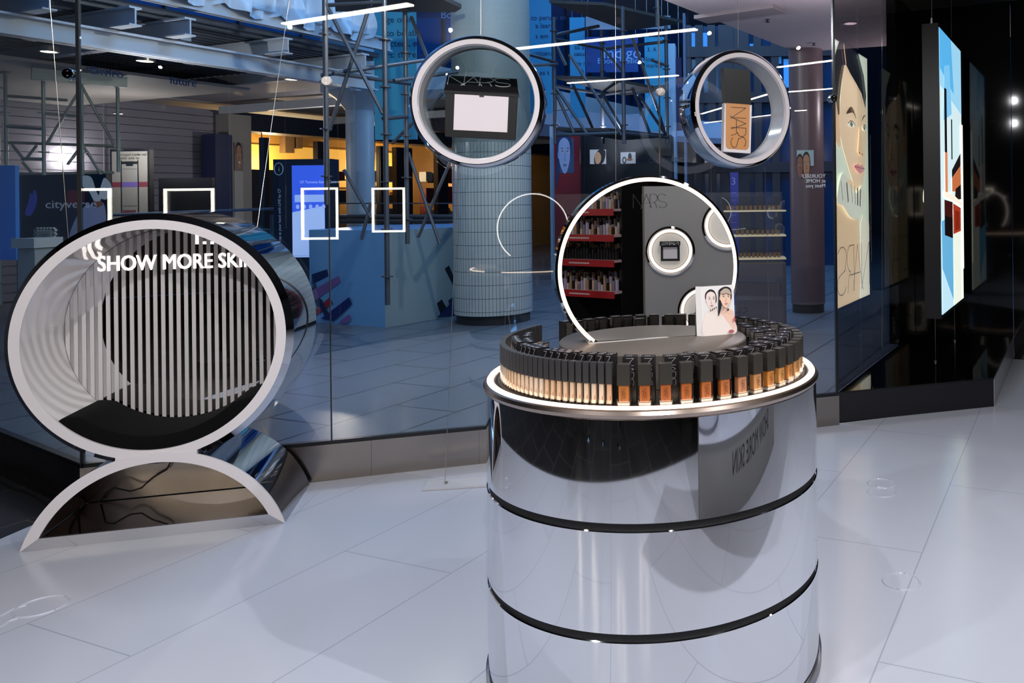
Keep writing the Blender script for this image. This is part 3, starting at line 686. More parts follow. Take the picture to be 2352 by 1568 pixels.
for k in range(15): it.append((.449 + .004 * (k % 3), -3.2 + 6.75 * k + (1.2 if k % 4 == 2 else 0), (-4 if k % 3 == 1 else 2)))
place_cartons(it, .0195, .0195, .131, 'black cartons behind the foundation bottles', lambda k: 'black logo carton directly behind the %s square foundation bottle from the slim tubes' % nth(k + 1))
it = [(.398, 22, 3), (.402, 60, 0), (.400, 72, -5), (.405, 80, 4), (.36, 92, 12), (.405, 96, 0), (.36, 101, -6), (.40, 106, 5), (.352, 112, 8), (.365, 121, 4)]
place_cartons(it, .0195, .0195, .125, 'second row of black cartons behind the bottles', lambda k: 'black carton in the inner row, %s counting back around the riser from the bottles' % nth(k + 1))
it = [(.462, -10.5 - 3.4 * k, (k * 5 % 7) - 3) for k in range(20)]
it = [x for k, x in enumerate(it) if k not in (4, 9, 14)]
place_cartons(it, .0115, .0115, .1375, 'narrow black cartons behind the concealer tubes', lambda k: 'narrow black carton in the outer row behind the tubes, %s from the square bottles' % nth(k + 1))
it = [(.425, -11 - 4.0 * k, (k * 3 % 5) - 2) for k in range(20) if k not in (3, 8, 12, 16)]
place_cartons(it, .0115, .0115, .1335, 'inner narrow black cartons behind the tubes', lambda k: 'narrow black carton in the inner row behind the tubes, %s from the square bottles' % nth(k + 1))
it = [(.455, -128 - 7.4 * k, (k * 5 % 7) - 3) for k in range(17)]
place_cartons(it, .0195, .0195, .128, 'black cartons standing behind the mirror', lambda k: 'black carton with small grey print behind the mirror, %s from the gap' % nth(k + 1))
# back bottle line on the far right and behind
for k in range(9):
    d = 98 + 6.5 * k; x, y = pol(.498, d)
    dup(proto_b, (x, y, TZ), math.radians(d), 'square beige bottle far round the rim beyond the cartons, %s after the bend' % nth(k + 1), {'foundation': mat('found_far', '#dfb07a', .35)})
# two cartons lying flat
for k, (u0, v0, u1, v1) in enumerate(((1186, 800, 1262, 779), (1203, 806, 1280, 784))):
    a_, b_ = PZ(u0, v0 + 14, TZ), PZ(u1 - 4, v1 + 18, TZ); d_ = (b_ - a_).normalized()
    mb = MB(frame(a_, d_, (-d_.y, d_.x, 0))); mb.cur = 0; mb.box(0, .128, -.012, .012, .0, .038)
    mb.cur = 1; 
    for q in range(5): mb.box(.085, .12, -.0123, -.012, .006 + q * .006, .0075 + q * .006)
    logo(mb, frame((.04, .006, .0382), (1, 0, 0), (0, -1, 0)), .01, .04, .001, .0003)
    tag(mb.build('carton', [M_CART, M_INKW], loc=a_), ['outer of the two black cartons lying on their sides in the gap', 'inner black carton lying on its side touching the riser edge'][k], 'carton', 'black cartons lying on their sides')
# ------------------------------------------------------------------ hanging rings
M_FACE = mat('ring_face', '#d8d0d2', 0.22, coat=.3)
M_INNER = mat('ring_inner', '#c6c6c8', 0.16, coat=.3)
def hang_ring(label, cpos, yaw, R, T, group):
    t = thing('hanging_display_ring', label, 'display ring', cpos, yaw, group)
    B = Matrix.Rotation(-PI / 2, 4, 'X')
    mb = MB(B); mb.lathe([(R, .018), (R + .001, .022), (R + .001, T - .004), (R, T)], 128); mb.build('outer_band', M_CHROME, t)
    mb = MB(B); mb.lathe([(R - .048, .012), (R - .045, .001), (R - .020, -.001)], 128); mb.build('front_face', M_FACE, t)
    mb = MB(B); mb.lathe([(R - .020, -.001), (R - .016, -.001), (R - .003, .012), (R, .018)], 128); mb.build('chrome_edge', M_CHROME, t)
    mb = MB(B); mb.lathe([(R - .048, .012), (R - .050, .014), (R - .050, T - .01)], 128); mb.build('inner_band', M_INNER, t)
    mb = MB(B); mb.lathe([(R - .05, T - .01), (R - .048, T), (R, T)], 96); mb.build('rear_face', M_FACE, t)
    mb = MB(B); mb.lathe([(R - .055, T - .012), (R - .055, T - .010), (R - .046, T - .0095)], 96); mb.build('rear_lip', mat('lip_grey', '#9a9c9e', .3), t)
    return t
RA_Y = math.radians(4.8)
ca = P(1094, 233, 4.2); RA = 305 / 2 / F * 4.2
ra = hang_ring('hanging chrome-edged white ring holding the giant open powder compact', ca, RA_Y, RA, .12, 'rings hung on wires at the window')
cb = P(1709, 249, 4.73); RB = 271 / 2 / F * 4.73
rb = hang_ring('hanging chrome-edged white ring holding the giant foundation bottle', cb, math.radians(31), RB, .16, 'rings hung on wires at the window')
def lf(t): return t.matrix_basis
# compact : built in a frame facing the viewer
na = Vector((-math.sin(RA_Y), math.cos(RA_Y), 0)); off = na.dot(ca) + .05
pp = lambda u, v, d=0.0: PPL(u, v, na, off + d)
cmp_ = thing('giant_compact', 'oversized open black powder compact with pale pan hanging inside its ring', 'compact', pp(1105, 318))
def solid(mb, pts, dep, nrm):
    n = len(pts); q = [Vector(p) for p in pts]; mb.add(q + [p + nrm * dep for p in q], [tuple(range(n)), tuple(range(n, 2 * n))[::-1]] + [(i, n + i, n + (i + 1) % n, (i + 1) % n) for i in range(n)], False)
mb = MB(frame(ca, (math.cos(RA_Y), math.sin(RA_Y), 0), (0, 0, 1))); mb.lathe([(0, -.088), (RA - .05, -.088), (RA - .05, -.094), (0, -.094)], 64, smooth=False); mb.build('clear_disc', glassmat('clear_disc', '#e6eaea', 0.10, bump=.5), ra, world=True)
o4 = [(1023, 206), (1022, 313), (1182, 321), (1188, 214)]; i4 = [(1044, 215.5), (1041, 298), (1165, 304), (1168.5, 222)]
mb = MB(); solid(mb, [pp(*q, .004) for q in o4], .03, na); mb.build('base', mat('compact_black', '#0c0b0d', .5, spec=.25), cmp_, world=True)
mb = MB()
for k in range(4):
    solid(mb, [pp(*o4[k]), pp(*o4[(k + 1) % 4]), pp(*i4[(k + 1) % 4]), pp(*i4[k])], .004, na)
mb.build('bezel', mat('compact_black', '#0c0b0d', .5, spec=.25), cmp_, world=True)
mb = MB(); solid(mb, [pp(*q, .002) for q in i4], .003, na); mb.build('powder_pan', mat('powder', '#ded3d6', .5), cmp_, world=True)
mb = MB(); solid(mb, [pp(1101, 217, -.003), pp(1101, 222, -.003), pp(1111, 222.5, -.003), pp(1111, 217.5, -.003)], .006, na); mb.build('latch', M_BLACK, cmp_, world=True)
l4 = [pp(1027, 173, .09), pp(1020, 207, -.004), pp(1191.5, 217, -.004), pp(1187, 181, .09)]
fl = [pp(1020, 207, -.004), pp(1020, 213, -.004), pp(1191, 223, -.004), pp(1191.5, 217, -.004)]
mb = MB(); nn_ = (l4[1] - l4[0]).cross(l4[3] - l4[0]).normalized()
solid(mb, l4, -.008, nn_ if nn_.y < 0 else -nn_); solid(mb, fl, .012, na); lid = mb.build('lid', mat('compact_black', '#0c0b0d', .5, spec=.25), cmp_, world=True)
lx = (l4[3] - l4[0]); ly = (l4[0] - l4[1]); lz = nn_ if nn_.y < 0 else -nn_
mb = MB(); o_ = l4[0] + lx * .03 - ly * .60 + lz * .0015
logo(mb, frame(o_, lx, ly), ly.length * .56, lx.length * .9, .0032, .002); mb.build('logo', mat('logo_silver', '#c9c6c4', .3), lid, world=True)
# bottle in ring B
yb = math.radians(20); nb = Vector((-math.sin(yb), math.cos(yb), 0)); ob = nb.dot(cb) + .02
qq = lambda u, v, d=0.0: PPL(u, v, nb, ob + d)
bt = thing('giant_foundation_bottle', 'oversized tan foundation bottle with black cap hanging inside its ring', 'bottle', qq(1692, 350))
mb = MB(); solid(mb, [qq(1662, 156), qq(1666, 237), qq(1725, 241), qq(1723, 162)], .055, nb); mb.build('cap', mat('giant_cap', '#0d0c0e', .4, spec=.3), bt, world=True)
mb = MB(); solid(mb, [qq(1664.5, 236, .004), qq(1662, 348, .004), qq(1724, 352, .004), qq(1727, 241, .004)], .045, nb); mb.build('glass_body', mat('frosted_body', '#e4dcdd', .2, coat=.4), bt, world=True)
rc = []
c4 = [(1668, 236), (1668, 340), (1719, 343), (1722, 240)]
cc = [qq(*c4[0]), qq(1667.5, 332), qq(1669, 338), qq(1673, 341), qq(1714, 343.5), qq(1718, 341), qq(1720, 336), qq(*c4[3])]
mb = MB(); solid(mb, cc, .006, nb); fn = mb.build('foundation', mat('giant_found', '#c98a4f', .4, noise=.06, nscale=6), bt, world=True)
t0_ = qq(1679.5, 246, -.002); dx_ = (qq(1679, 342, -.002) - t0_); dy_ = (qq(1713.5, 248, -.002) - t0_)
mb = MB(); logo(mb, frame(t0_, dx_, dy_), dy_.length, dx_.length * .97, .0028, .001); mb.build('logo', mat('logo_brown', '#3b2a25', .4), fn, world=True)
# wires, chains, hooks and floor weights
def wire(lab, pts, r=.0013): 
    return tag(MB().tube(pts, r, 6).build('steel_wire', M_WIRE), lab, 'wire', 'thin wires stretched in the window')
topA = P(1104, 80, 4.24); wire('thin wire from the ceiling to the top of the compact ring', [P(1104, 80, 4.24), P(1104, -140, 4.24)])
botA = P(1053, 381, 4.25); pl0 = PZ(1022, 1106, .012)
wire('thin wire from the compact ring down to the white floor weight', [botA, pl0])
mb = MB()
for k in range(2):
    c = botA + Vector((0, 0, .010 - .016 * k)); mb.tube([c + Vector((.005 * math.cos(q * PI / 4), 0, .008 * math.sin(q * PI / 4))) for q in range(8)], .0012, 5, closed=True)
for k in range(2):
    c = topA + Vector((0, 0, .004 + .012 * k)); mb.cyl(c, c + Vector((0, 0, .008)), .004, 8)
mb.build('hook', M_WIRE, ra, world=True)
topB = P(1695, 111, 4.8); wire('thin wire from the ceiling to the top of the bottle ring', [topB, P(1695, -140, 4.8)])
botB = P(1633, 378, 4.84); wire('thin wire dropping from the bottle ring beside the mirror', [botB, P(1634, 470, 4.84), P(1636, 900, 4.84)])
wire('thin wire dropping from the bottle ring to the floor behind the counter', [P(1757, 383, 4.8), PZ(1775, 1050, .0)])
wire('thin wire hanging straight behind the vanity mirror', [P(1413, -100, 4.6), PZ(1416, 1120, 0)])
# floor weight
fw = thing('floor_weight', 'flat white rectangular floor weight anchoring the wire of the compact ring', 'weight', PZ(1042, 1118, 0), math.radians(9))
mb = MB(); mb.rbox(-.155, .30, -.035, .1, .001, .011, .004); mb.build('plate', mat('weight_white', '#c4c3c6', .3), fw)
mb = MB(); mb.lathe([(0, .022), (.008, .022), (.009, .011)], 12, cx=-.045, cy=.035); mb.build('knob', M_WIRE, fw)

# ------------------------------------------------------------------ double-sided lightbox above the plinth, reflected in the side glass
BXA = P(2160, 393, 6.55); BXA.z = 0
zb_, zt_ = P(2160, 723, 6.55).z, P(2160, 62, 6.55).z
LBW, LBT = 1.2, .13
box = thing('hanging_lightbox', 'tall double-sided backlit poster box hanging on wires above the black plinth', 'lightbox', (BXA.x, BXA.y, zb_))
FR = frame(BXA, SD, (-SQ.x, -SQ.y, 0))      # x along the mall, y = towards the side glass
fm = .03
mb = MB(FR); mb.box(-.01, LBW + .02, -.0, LBT, zb_ - fm, zb_); mb.box(-.01, LBW + .02, 0, LBT, zt_, zt_ + fm); mb.box(-.03, 0, 0, LBT, zb_ - fm, zt_ + fm); mb.box(LBW, LBW + .03, 0, LBT, zb_ - fm, zt_ + fm)
mb.box(0, LBW, .006, LBT - .006, zb_, zt_)
mb.build('housing', mat('lightbox_black', '#141214', .3), box, world=True)
H_ = zt_ - zb_
a = Art(); a.rect(0, 0, 1, 1, '#cfe6ea')
a.rect(0, .0, .5, .30, '#5aa5cf'); a.poly([(0, 0), (.5, 0), (.5, .13), (0, .26)], '#a9d6ec'); a.rect(.5, 0, 1, .35, '#e9eee0'); a.rect(.9, 0, 1, .6, '#f6f6e8')
a.poly([(0, .26), (.5, .34), (.5, .12), (0, .33)], '#b9dcea'); a.poly([(0, .72), (1, .78), (1, 1), (0, 1)], '#8cc8ea'); a.poly([(.1, .78), (.5, .83), (.4, .98), (.15, .97)], '#5fb4e6'); a.poly([(0, .42), (1, .5), (1, .8), (0, .74)], '#cde7ea')
a.rect(.18, .47, .28, .70, '#141214'); a.rect(.2, .35, .27, .47, '#d98a66'); a.rect(.45, .45, .5, .60, '#3a3a3c')
a.poly([(.48, .46), (.92, .50), (.92, .44), (.48, .40)], '#1c1416'); a.poly([(.48, .40), (.92, .44), (.92, .31), (.48, .27)], '#c0714a')
a.poly([(.12, .25), (.5, .27), (.5, .09), (.12, .13)], '#46150f'); a.poly([(.12, .17), (.5, .18), (.5, .04), (.12, .09)], '#160c0c'); a.poly([(.5, .26), (.86, .23), (.86, .12), (.5, .09)], '#9c3320'); a.poly([(.12, .275), (.5, .285), (.9, .24), (.9, .225), (.5, .268), (.12, .255)], '#f4e6d0')
art = Art()   # squeeze the objects between 0.2 and 0.75 of the height
for pts, c in a.l: art.l.append(([(x, y) for x, y in pts], c))
O_ = BXA + SQ * .001; O_.z = zb_
art.l = []
A = art
A.rect(0, 0, 1, 1, '#cfe6ea'); A.poly([(0, .8), (1, .74), (1, 1), (0, 1)], '#9ad0ec'); A.poly([(0, .86), (.62, .80), (.5, 1), (0, 1)], '#58b0e6'); A.poly([(.12, .68), (.5, .72), (.42, .9), (.2, .88)], '#7cc2ea')
A.poly([(0, .0), (.5, .0), (.5, .36), (0, .31)], '#b9dcea'); A.poly([(.02, .16), (.5, .02), (.5, .345), (0, .325)], '#63a9d2'); A.rect(.5, 0, 1, .36, '#e6eddf'); A.rect(.9, 0, 1, .5, '#f3f5e6')
A.rect(.16, .57, .26, .80, '#121012'); A.rect(.16, .42, .27, .57, '#d4815c'); A.rect(.44, .55, .5, .70, '#3b3b3d')
A.poly([(.46, .51), (.9, .585), (.9, .535), (.46, .48)], '#1b1314'); A.poly([(.46, .48), (.9, .535), (.9, .43), (.46, .43)], '#bf6c42'); A.poly([(.62, .44), (.9, .46), (.9, .40), (.58, .40)], '#1d1010')
A.poly([(.1, .43), (.48, .42), (.94, .385), (.94, .37), (.48, .395), (.1, .41)], '#f7ead6'); A.poly([(.1, .40), (.46, .39), (.46, .27), (.1, .30)], '#3b1210'); A.poly([(.1, .345), (.46, .33), (.46, .255), (.1, .275)], '#120a0b')
A.poly([(.48, .385), (.86, .365), (.86, .275), (.48, .27)], '#a2381f'); A.poly([(.56, .36), (.78, .35), (.78, .285), (.56, .28)], '#7c2413'); A.rect(.94, .12, 1, .7, '#fbfbf2')
A.build('product_screen', O_, SD * LBW, Vector((0, 0, H_)), box, emit=1.0, lift=.0006)
# portrait on the other face: drawn so that it reads mirrored in the side glass
O2 = BXA + SD * LBW - SQ * (LBT + .001); O2.z = zb_
a = Art(); a.rect(0, 0, 1, 1, '#d6e3cf')
sk, sh, hr = '#e4cba8', '#d3b38e', '#16171b'
a.poly([(0, 0), (.76, 0), (.78, .2), (.74, .36), (.4, .44), (0, .40)], '#dcc19b'); a.poly([(.3, .40), (.7, .38), (.66, .47), (.38, .50)], '#dfc5a2'); a.poly([(.76, 0), (1, 0), (1, .3), (.84, .34), (.78, .3)], '#e6e4cf')
a.smooth([(.22, .66), (.22, .80), (.30, .82), (.36, .72), (.34, .60)], '#dcb994')
a.smooth([(.34, .70), (.37, .80), (.47, .93), (.62, .92), (.82, .88), (.94, .82), (.95, .72), (.93, .60), (.88, .50), (.76, .43), (.66, .45), (.5, .54), (.38, .62)], sk)
a.poly([(.35, 1), (.25, .93), (.24, .85), (.27, .78), (.31, .72), (.34, .725), (.345, .78), (.39, .85), (.45, .92), (.485, .925), (.445, 1)], hr)
a.poly([(.445, 1), (.49, .925), (.58, .90), (.72, .87), (.84, .84), (.93, .785), (.95, .84), (.9, .92), (.8, .98), (.77, 1)], hr)
a.line([(.44, 1), (.487, .925)], .02, '#c79f86')
a.smooth([(.48, .735), (.57, .768), (.64, .762), (.70, .728), (.62, .748)], '#4a362c'); a.smooth([(.83, .725), (.87, .748), (.93, .757), (.88, .742)], '#4a362c')
for ex, rx in ((.585, .075), (.885, .048)):
    a.ell(ex, .70, rx, .0105, '#eef0e6'); a.ell(ex, .70, rx * .42, .0105, '#62806c'); a.ell(ex, .70, rx * .18, .005, '#101214'); a.line([(ex - rx * 1.1, .699), (ex - rx * .3, .713), (ex + rx * .4, .712), (ex + rx * 1.1, .70)], .004, '#33241f')
a.smooth([(.77, .70), (.73, .62), (.72, .60), (.76, .585), (.83, .588), (.84, .60), (.81, .64)], '#dcc09a'); a.ell(.745, .592, .02, .004, '#94694e'); a.ell(.815, .588, .018, .004, '#94694e')
a.smooth([(.62, .535), (.71, .547), (.75, .541), (.79, .546), (.86, .53), (.79, .512), (.72, .512)], '#cc8d8f'); a.line([(.62, .535), (.74, .532), (.86, .53)], .003, '#84484c')
a.smooth([(.24, .40), (.32, .49), (.42, .50), (.5, .46), (.66, .43), (.80, .46), (.86, .42), (.80, .36), (.66, .325), (.5, .34), (.36, .38)], '#d4d9c8')
for k, (x0, x1) in enumerate(((.32, .36), (.44, .47), (.53, .56), (.61, .62), (.68, .68), (.75, .73))): a.line([(x0, .475 - .006 * k), (x1, .40 - .005 * k)], .022, '#2b3130' if k in (1, 4, 5) else '#a3aa9d')
a.l = [([(min(1, (1 - x) * 1.268), y) for x, y in p], c) for p, c in a.l]
pr = a.build('portrait_screen', O2, -SD * LBW, Vector((0, 0, H_)), box, emit=1.25, lift=.0006)
mb = MB(); O3 = O2 - SQ * .012 - SD * (LBW * .04); O3.z = zb_ + H_ * .045
logo(mb, frame(O3, -SD, (0, 0, 1)), H_ * .18, LBW * .93, .007, .001); mb.build('logo', M_BLACK, pr, world=True)
for dd_ in (.06, LBW - .1):
    c = BXA + SD * dd_ - SQ * (LBT / 2)
    mb = MB(); mb.cyl((c.x, c.y, zt_ + fm), (c.x, c.y, zt_ + fm + .06), .009, 10); mb.tube([(c.x, c.y, zt_ + .05), (c.x, c.y, 3.43)], .0022, 6)
    mb.tube([(c.x, c.y, zb_ - fm), (c.x, c.y, .212)], .0018, 6); mb.cyl((c.x, c.y, .2125), (c.x, c.y, .225), .012, 12); mb.build('suspension_wire', M_WIRE, box, world=True)
wire('thin wire with a bright clamp in front of the side window panel', [P(2026, -60, 6.0), P(2026, 800, 6.0)])
c = P(2025, 262, 5.99); tag(MB().cyl(c, c + Vector((0, 0, .03)), .006, 8).build('wire_clamp', M_CHROME), 'small bright clamp on the wire beside the mirrored portrait', 'clamp')

# ------------------------------------------------------------------ shop fittings behind the viewpoint, seen in glass and chrome
def linear(u0, v0, u1, v1, lab, z=3.2, w=.05, es=16):
    a = PZ(u0, v0, z); b = PZ(u1, v1, z); a, b = mirG(a), mirG(b)
    t = thing('linear_pendant', lab, 'lamp', (a + b) / 2, 0, 'straight white linear lamps of the shop ceiling')
    mb = MB(); mb.bar(a, b, w, .012); mb.build('diffuser', glow('linear_led', '#fff3e6', es), t, world=True)
    mb = MB(); mb.bar(a + Vector((0, 0, .03)), b + Vector((0, 0, .03)), w + .012, .045); mb.build('housing', M_BLACK, t, world=True)
    mb = MB()
    for q in (.1, .9): c = a.lerp(b, q); mb.tube([c + Vector((0, 0, .05)), Vector((c.x, c.y, 3.42))], .002, 5)
    mb.build('cord', M_WIRE, t, world=True)
    return t
L_ = [(652, 53, 942, 7, .075), (1190, 110, 1602, 65, .07), (1305, 190, 1560, 172, .05), (1545, 231, 1590, 224, .05), (1790, 153, 1960, 132, .05), (1815, 210, 1960, 199, .045), (1828, 254, 1960, 247, .045), (1826, 281, 1960, 274, .045), (1872, 300, 1960, 296, .045), (1613, 261, 1768, 215, .05), (1620, 282, 1785, 262, .05), (1620, 292, 1790, 276, .05), (1640, 305, 1790, 294, .05)]
for k, (u0, v0, u1, v1, w) in enumerate(L_): linear(u0, v0, u1, v1, 'long white linear lamp, %s seen mirrored across the shop window' % nth(k + 1), w=w)
# lit picture frames on dark piers
for k, (u0, v0, u1, v1, D) in enumerate(((118, 433, 250, 566, 8.2), (373, 433, 488, 560, 8.8), (690, 431, 775, 551, 9.6), (853, 431, 929, 534, 10.6))):
    c0 = mirG(P(u0, v0, D)); c1 = mirG(P(u1, v0, D * 1.0)); zt, zb2 = c0.z, P(u0, v1, D).z
    x = (c1 - c0); x.z = 0; W2 = x.length; x.normalize()
    t = thing('lit_frame', 'glowing white rectangular frame %s' % ('whose mirror image stands %s along the window' % nth(k + 1)), 'light frame', ((c0.x + c1.x) / 2, (c0.y + c1.y) / 2, zb2), 0, 'glowing rectangular frames in the shop')
    o_ = Vector((c0.x, c0.y, 0)); s_ = .026
    mb = MB(); n2 = Vector((-x.y, x.x, 0))
    FRM = frame(o_, x, n2)
    mb.m = FRM
    mb.box(0, W2, -.01, .01, zt - s_, zt); mb.box(0, W2, -.01, .01, zb2, zb2 + s_); mb.box(0, s_, -.01, .01, zb2, zt); mb.box(W2 - s_, W2, -.01, .01, zb2, zt)
    mb.build('light_tube', glow('frame_led', '#fff0da', 11), t, world=True)
    mb = MB(FRM); ys = -1 if n2.dot(N) > 0 else 1
    mb.box(0, W2, ys * .02 if ys > 0 else -.03, .03 if ys > 0 else -.02, zb2, zt); mb.box(W2 / 2 - .03, W2 / 2 + .03, min(ys * .03, ys * .06), max(ys * .03, ys * .06), 0, zt)
    mb.build('dark_panel', mat('panel_dark', '#1b1a1d', .3), t, world=True)
# wires with round feet standing on the dark floor
for k, (x, y) in enumerate(((-1.76, -.4), (-2.3, -.2), (-1.2, -.55))):
    t = thing('wire_stand', 'thin upright steel wire with a round foot on the dark shop floor', 'stand', (x, y, -.003), 0, 'upright wires with round feet')
    mb = MB(); mb.cyl((0, 0, 0), (0, 0, 3.4), .005, 8); mb.build('wire', M_WIRE, t); mb = MB(); mb.lathe([(.06, 0), (.055, .01), (0, .014)], 24); mb.build('foot', M_CHROME, t)
# gondola and shelving seen in the vanity mirror
def mirM(p): p = Vector(p); return p - 2 * (N.dot(p) - N.dot(MCN)) * N
def vm(u, v, d): return mirM(P(u, v, d))
gL, gR = vm(1480, 600, 4.9), vm(1760, 600, 4.9)
gx = (gL - gR); gx.z = 0; gx.normalize(); gw = 2.6; gR = gL - gx * gw      # seen from the mirror, gR is on its own left
go = Vector((gR.x, gR.y, 0)); gn = Vector((gx.y, -gx.x, 0))
if gn.dot(MCN - go) < 0: gn = -gn
gtop = P(1480, 428, 4.9).z
gon = thing('product_gondola', 'wide grey display unit with round lit windows, a chrome band and SHOW MORE SKIN lettering', 'display', go)
GF = frame(go, gx, (0, 0, 1)) if gx.cross(Vector((0, 0, 1))).dot(gn) > 0 else frame(go + gx * gw, -gx, (0, 0, 1))
GL0 = GF.inverted()
mb = MB(GF); mb.box(0, gw, 0.002, gtop, -.5, 0); mb.build('body', mat('gondola_grey', '#9b9896', .38, .3), gon, world=True)
mb = MB(GF); mb.box(.01, gw - .01, .40, .66, 0, .03); mb.build('chrome_band', M_CHROME, gon, world=True)
mb = MB(GF); add_text(mb, 'SHOW MORE SKIN', Matrix.Translation((1.12, .20, .0015)), .17, .003, 'CENTER'); mb.build('lettering', M_BLACK, gon, world=True)
sd = MB(GF); xd = 0 if (GL0 @ gL).x < gw / 2 else gw
sd.box(min(xd, xd), xd + (.012 if xd else 0), 0.002, gtop, -.5, .0) if xd else sd.box(-.012, 0, 0.002, gtop, -.5, 0); sd.build('side_panel', mat('gondola_side', '#6f665d', .4, .3), gon, world=True)
for k, (u, v, R2) in enumerate(((1537, 577, .148), (1668, 518, .15), (1612, 715, .15))):
    c = vm(u, v, 4.85); lc = GL0 @ c; lc.z = 0
    FM = GF @ Matrix.Translation((lc.x, lc.y, 0))
    wn = MB(FM); wn.lathe([(R2 * .76, .004), (R2 * .78, .014), (R2 * .86, .014), (R2 * .88, .004)], 64); w_ = wn.build('round_window', glow('gondola_led', '#ffe8d2', 2.6), gon, world=True)
    wn = MB(FM); wn.lathe([(R2 * .9, .002), (R2 * .92, .02), (R2 * 1.0, .012), (R2 * 1.0, .001)], 64); wn.build('chrome_ring', M_CHROME, w_, world=True)
    wn = MB(FM); wn.lathe([(0, .003), (R2 * .73, .003)], 48, smooth=False); wn.build('lit_back', mat('lit_back', '#cfc8be', .5, emit='#cfc8be', es=.35), w_, world=True)
    if k == 0:
        q = R2 * .38; wn = MB(FM); wn.box(-q, q, -q * 1.05, q * .6, .008, .02); wn.box(-q * 1.08, q * 1.08, q * .6, q * 1.05, .012, .04)
        wn.build('compact_case', M_BLACK, w_, world=True); wn = MB(FM); wn.box(-q * .75, q * .75, -q * .8, q * .42, .0201, .022); wn.build('powder_pan', mat('powder', '#ded3d6', .5), w_, world=True)
        wn = MB(FM); logo(wn, Matrix.Translation((-q * .9, q * .68, .0405)), q * .3, q * 1.8, .0022, .001); wn.build('logo', mat('logo_silver', '#c9c6c4', .3), w_, world=True)
    if k == 2:
        wn = MB(FM); wn.bar((-.09, .05, .01), (.07, -.04, .01), .03, .015); wn.build('product_tube', M_BLACK, w_, world=True)
# shelving with red fronted trays
sL, sR = vm(1230, 600, 7.0), vm(1410, 600, 6.6)
sxv = (sL - sR); sxv.z = 0; sw = sxv.length; sxv.normalize()
shelf = thing('shelving_unit', 'black shelving unit with red fronted make-up trays, seen in the vanity mirror', 'shelf', Vector((sR.x, sR.y, 0)))
so = Vector((sR.x, sR.y, 0)); SF = frame(so, sxv, (0, 0, 1))
SFn = Vector((SF[0][2], SF[1][2], 0))
if SFn.dot(MCN - so) < 0: SF = frame(so + sxv * sw, -sxv, (0, 0, 1))
flip = 0 if (SF.inverted() @ sR).x < .01 else 1
mb = MB(SF); mb.box(0, sw, 0.002, 1.95, -.5, -.4); mb.build('back_panel', mat('shelf_black', '#121113', .4), shelf, world=True)
mb = MB(SF); xx = sw if flip else 0; mb.box(xx - .01, xx + .01, .002, 1.9, -.45, -.1); mb.build('end_panel', mat('shelf_black', '#121113', .4), shelf, world=True)
rnd = random.Random(3)
prc = [mat('prod_%d' % i, c, .35) for i, c in enumerate(('#d8d2d0', '#c79a78', '#1f1d20', '#e2c2ac', '#8e8a92', '#c9b7d8'))]
for k, v in enumerate((470, 528, 585, 655)):
    z = P(1350, v + 4, 6.8).z - .02
    mb = MB(SF); mb.box(0, sw, z - .02, z, -.4, 0.0); tr = mb.build('tray', mat('tray_pink', '#d9b8bb', .4), shelf, world=True)
    mb = MB(SF); mb.box(0, sw, z - .055, z - .0, 0.0, .008); mb.build('red_front', mat('tray_red', '#c02a30', .35), tr, world=True)
    mb = MB(SF)
    for q in range(18): mb.box(sw * .3 + q * .012, sw * .3 + q * .012 + .008, z - .034, z - .022, .008, .009)
    mb.build('tray_text', mat('text_white', '#f2eeee', .4), tr, world=True)
    mb = MB(SF)
    for i in range(int(sw / .03)):
        for j in range(5):
            mb.cur = (i * 5 + j * 2 + k) % 6 if k != 2 else (2 if j > 1 else (3 if i % 2 else 1)); h = rnd.uniform(.04, .10); x = .01 + i * .03
            mb.box(x, x + .018, z, z + h + (4 - j) * .012, -.37 + j * .075, -.35 + j * .075)
    o = mb.build('small_products', prc, tr, world=True); o['kind'] = 'stuff'
mb = MB(SF)
# ------------------------------------------------------------------ the mall beyond the window
MFR = frame((0, 0, 0), PD, (-QD.x, -QD.y, 0))     # x along the mall, y = towards its far side wall (-w)
def ms(p): return Vector((PD.dot(p), -QD.dot(p), p.z))
def wbox(mb, u0, v0, u1, v1, w, th=.05):
    """upright panel in the mall-wall plane; v0, v1 are its top and bottom at its u0 edge"""
    a = ms(PW(u0, v0, w)); b = ms(PW(u0, v1, w)); c = ms(PW(u1, v0, w)); mb.box(min(a.x, c.x), max(a.x, c.x), -w - th, -w, min(a.z, b.z), max(a.z, b.z))
WM = -16.0
s_of = lambda u, w: ms(PW(u, 470, w)).x
galv = mat('scaffold_steel', '#5d6066', .45, .6); M_WBEAM = mat('beam_white', '#b9bfc6', .5); M_DARK = mat('mall_dark', '#16181d', .6)
# side wall, ground floor : grey slatted cladding
mb = MB(MFR); s0, s1 = s_of(-300, WM), s_of(526, WM)
for k in range(24): mb.box(s0, s1, 16.0, 16.06, .02 + k * .145, .02 + k * .145 + .134)
for k in range(9): mb.box(s0 + k * 3.1, s0 + k * 3.1 + .02, 15.99, 16.0, 0, 3.5)
mb.box(s0, s1, 16.06, 16.3, 0, 3.5); struct(mb.build('wall_mall_cladding', mat('slat_grey', '#8b8893', .8, noise=.06, nscale=2)))
mb = MB(MFR); mb.box(s_of(526, WM), 60, 17.9, 18.1, 0, 3.6); struct(mb.build('wall_mall_shops', mat('gold_shop_wall', '#c08e3c', .6, noise=.2, nscale=1.2)))
mb = MB(MFR); mb.box(s0 - 2, 60, 15.8, 18.0, 3.62, 4.35); struct(mb.build('wall_mall_fascia', M_WBEAM))
mb = MB(MFR); mb.box(s0 - 2, 60, 17.0, 17.2, 4.35, 12); struct(mb.build('wall_mall_upper', mat('upper_glass', '#1d4f86', .15, spec=.6)))
mb = MB(MFR)
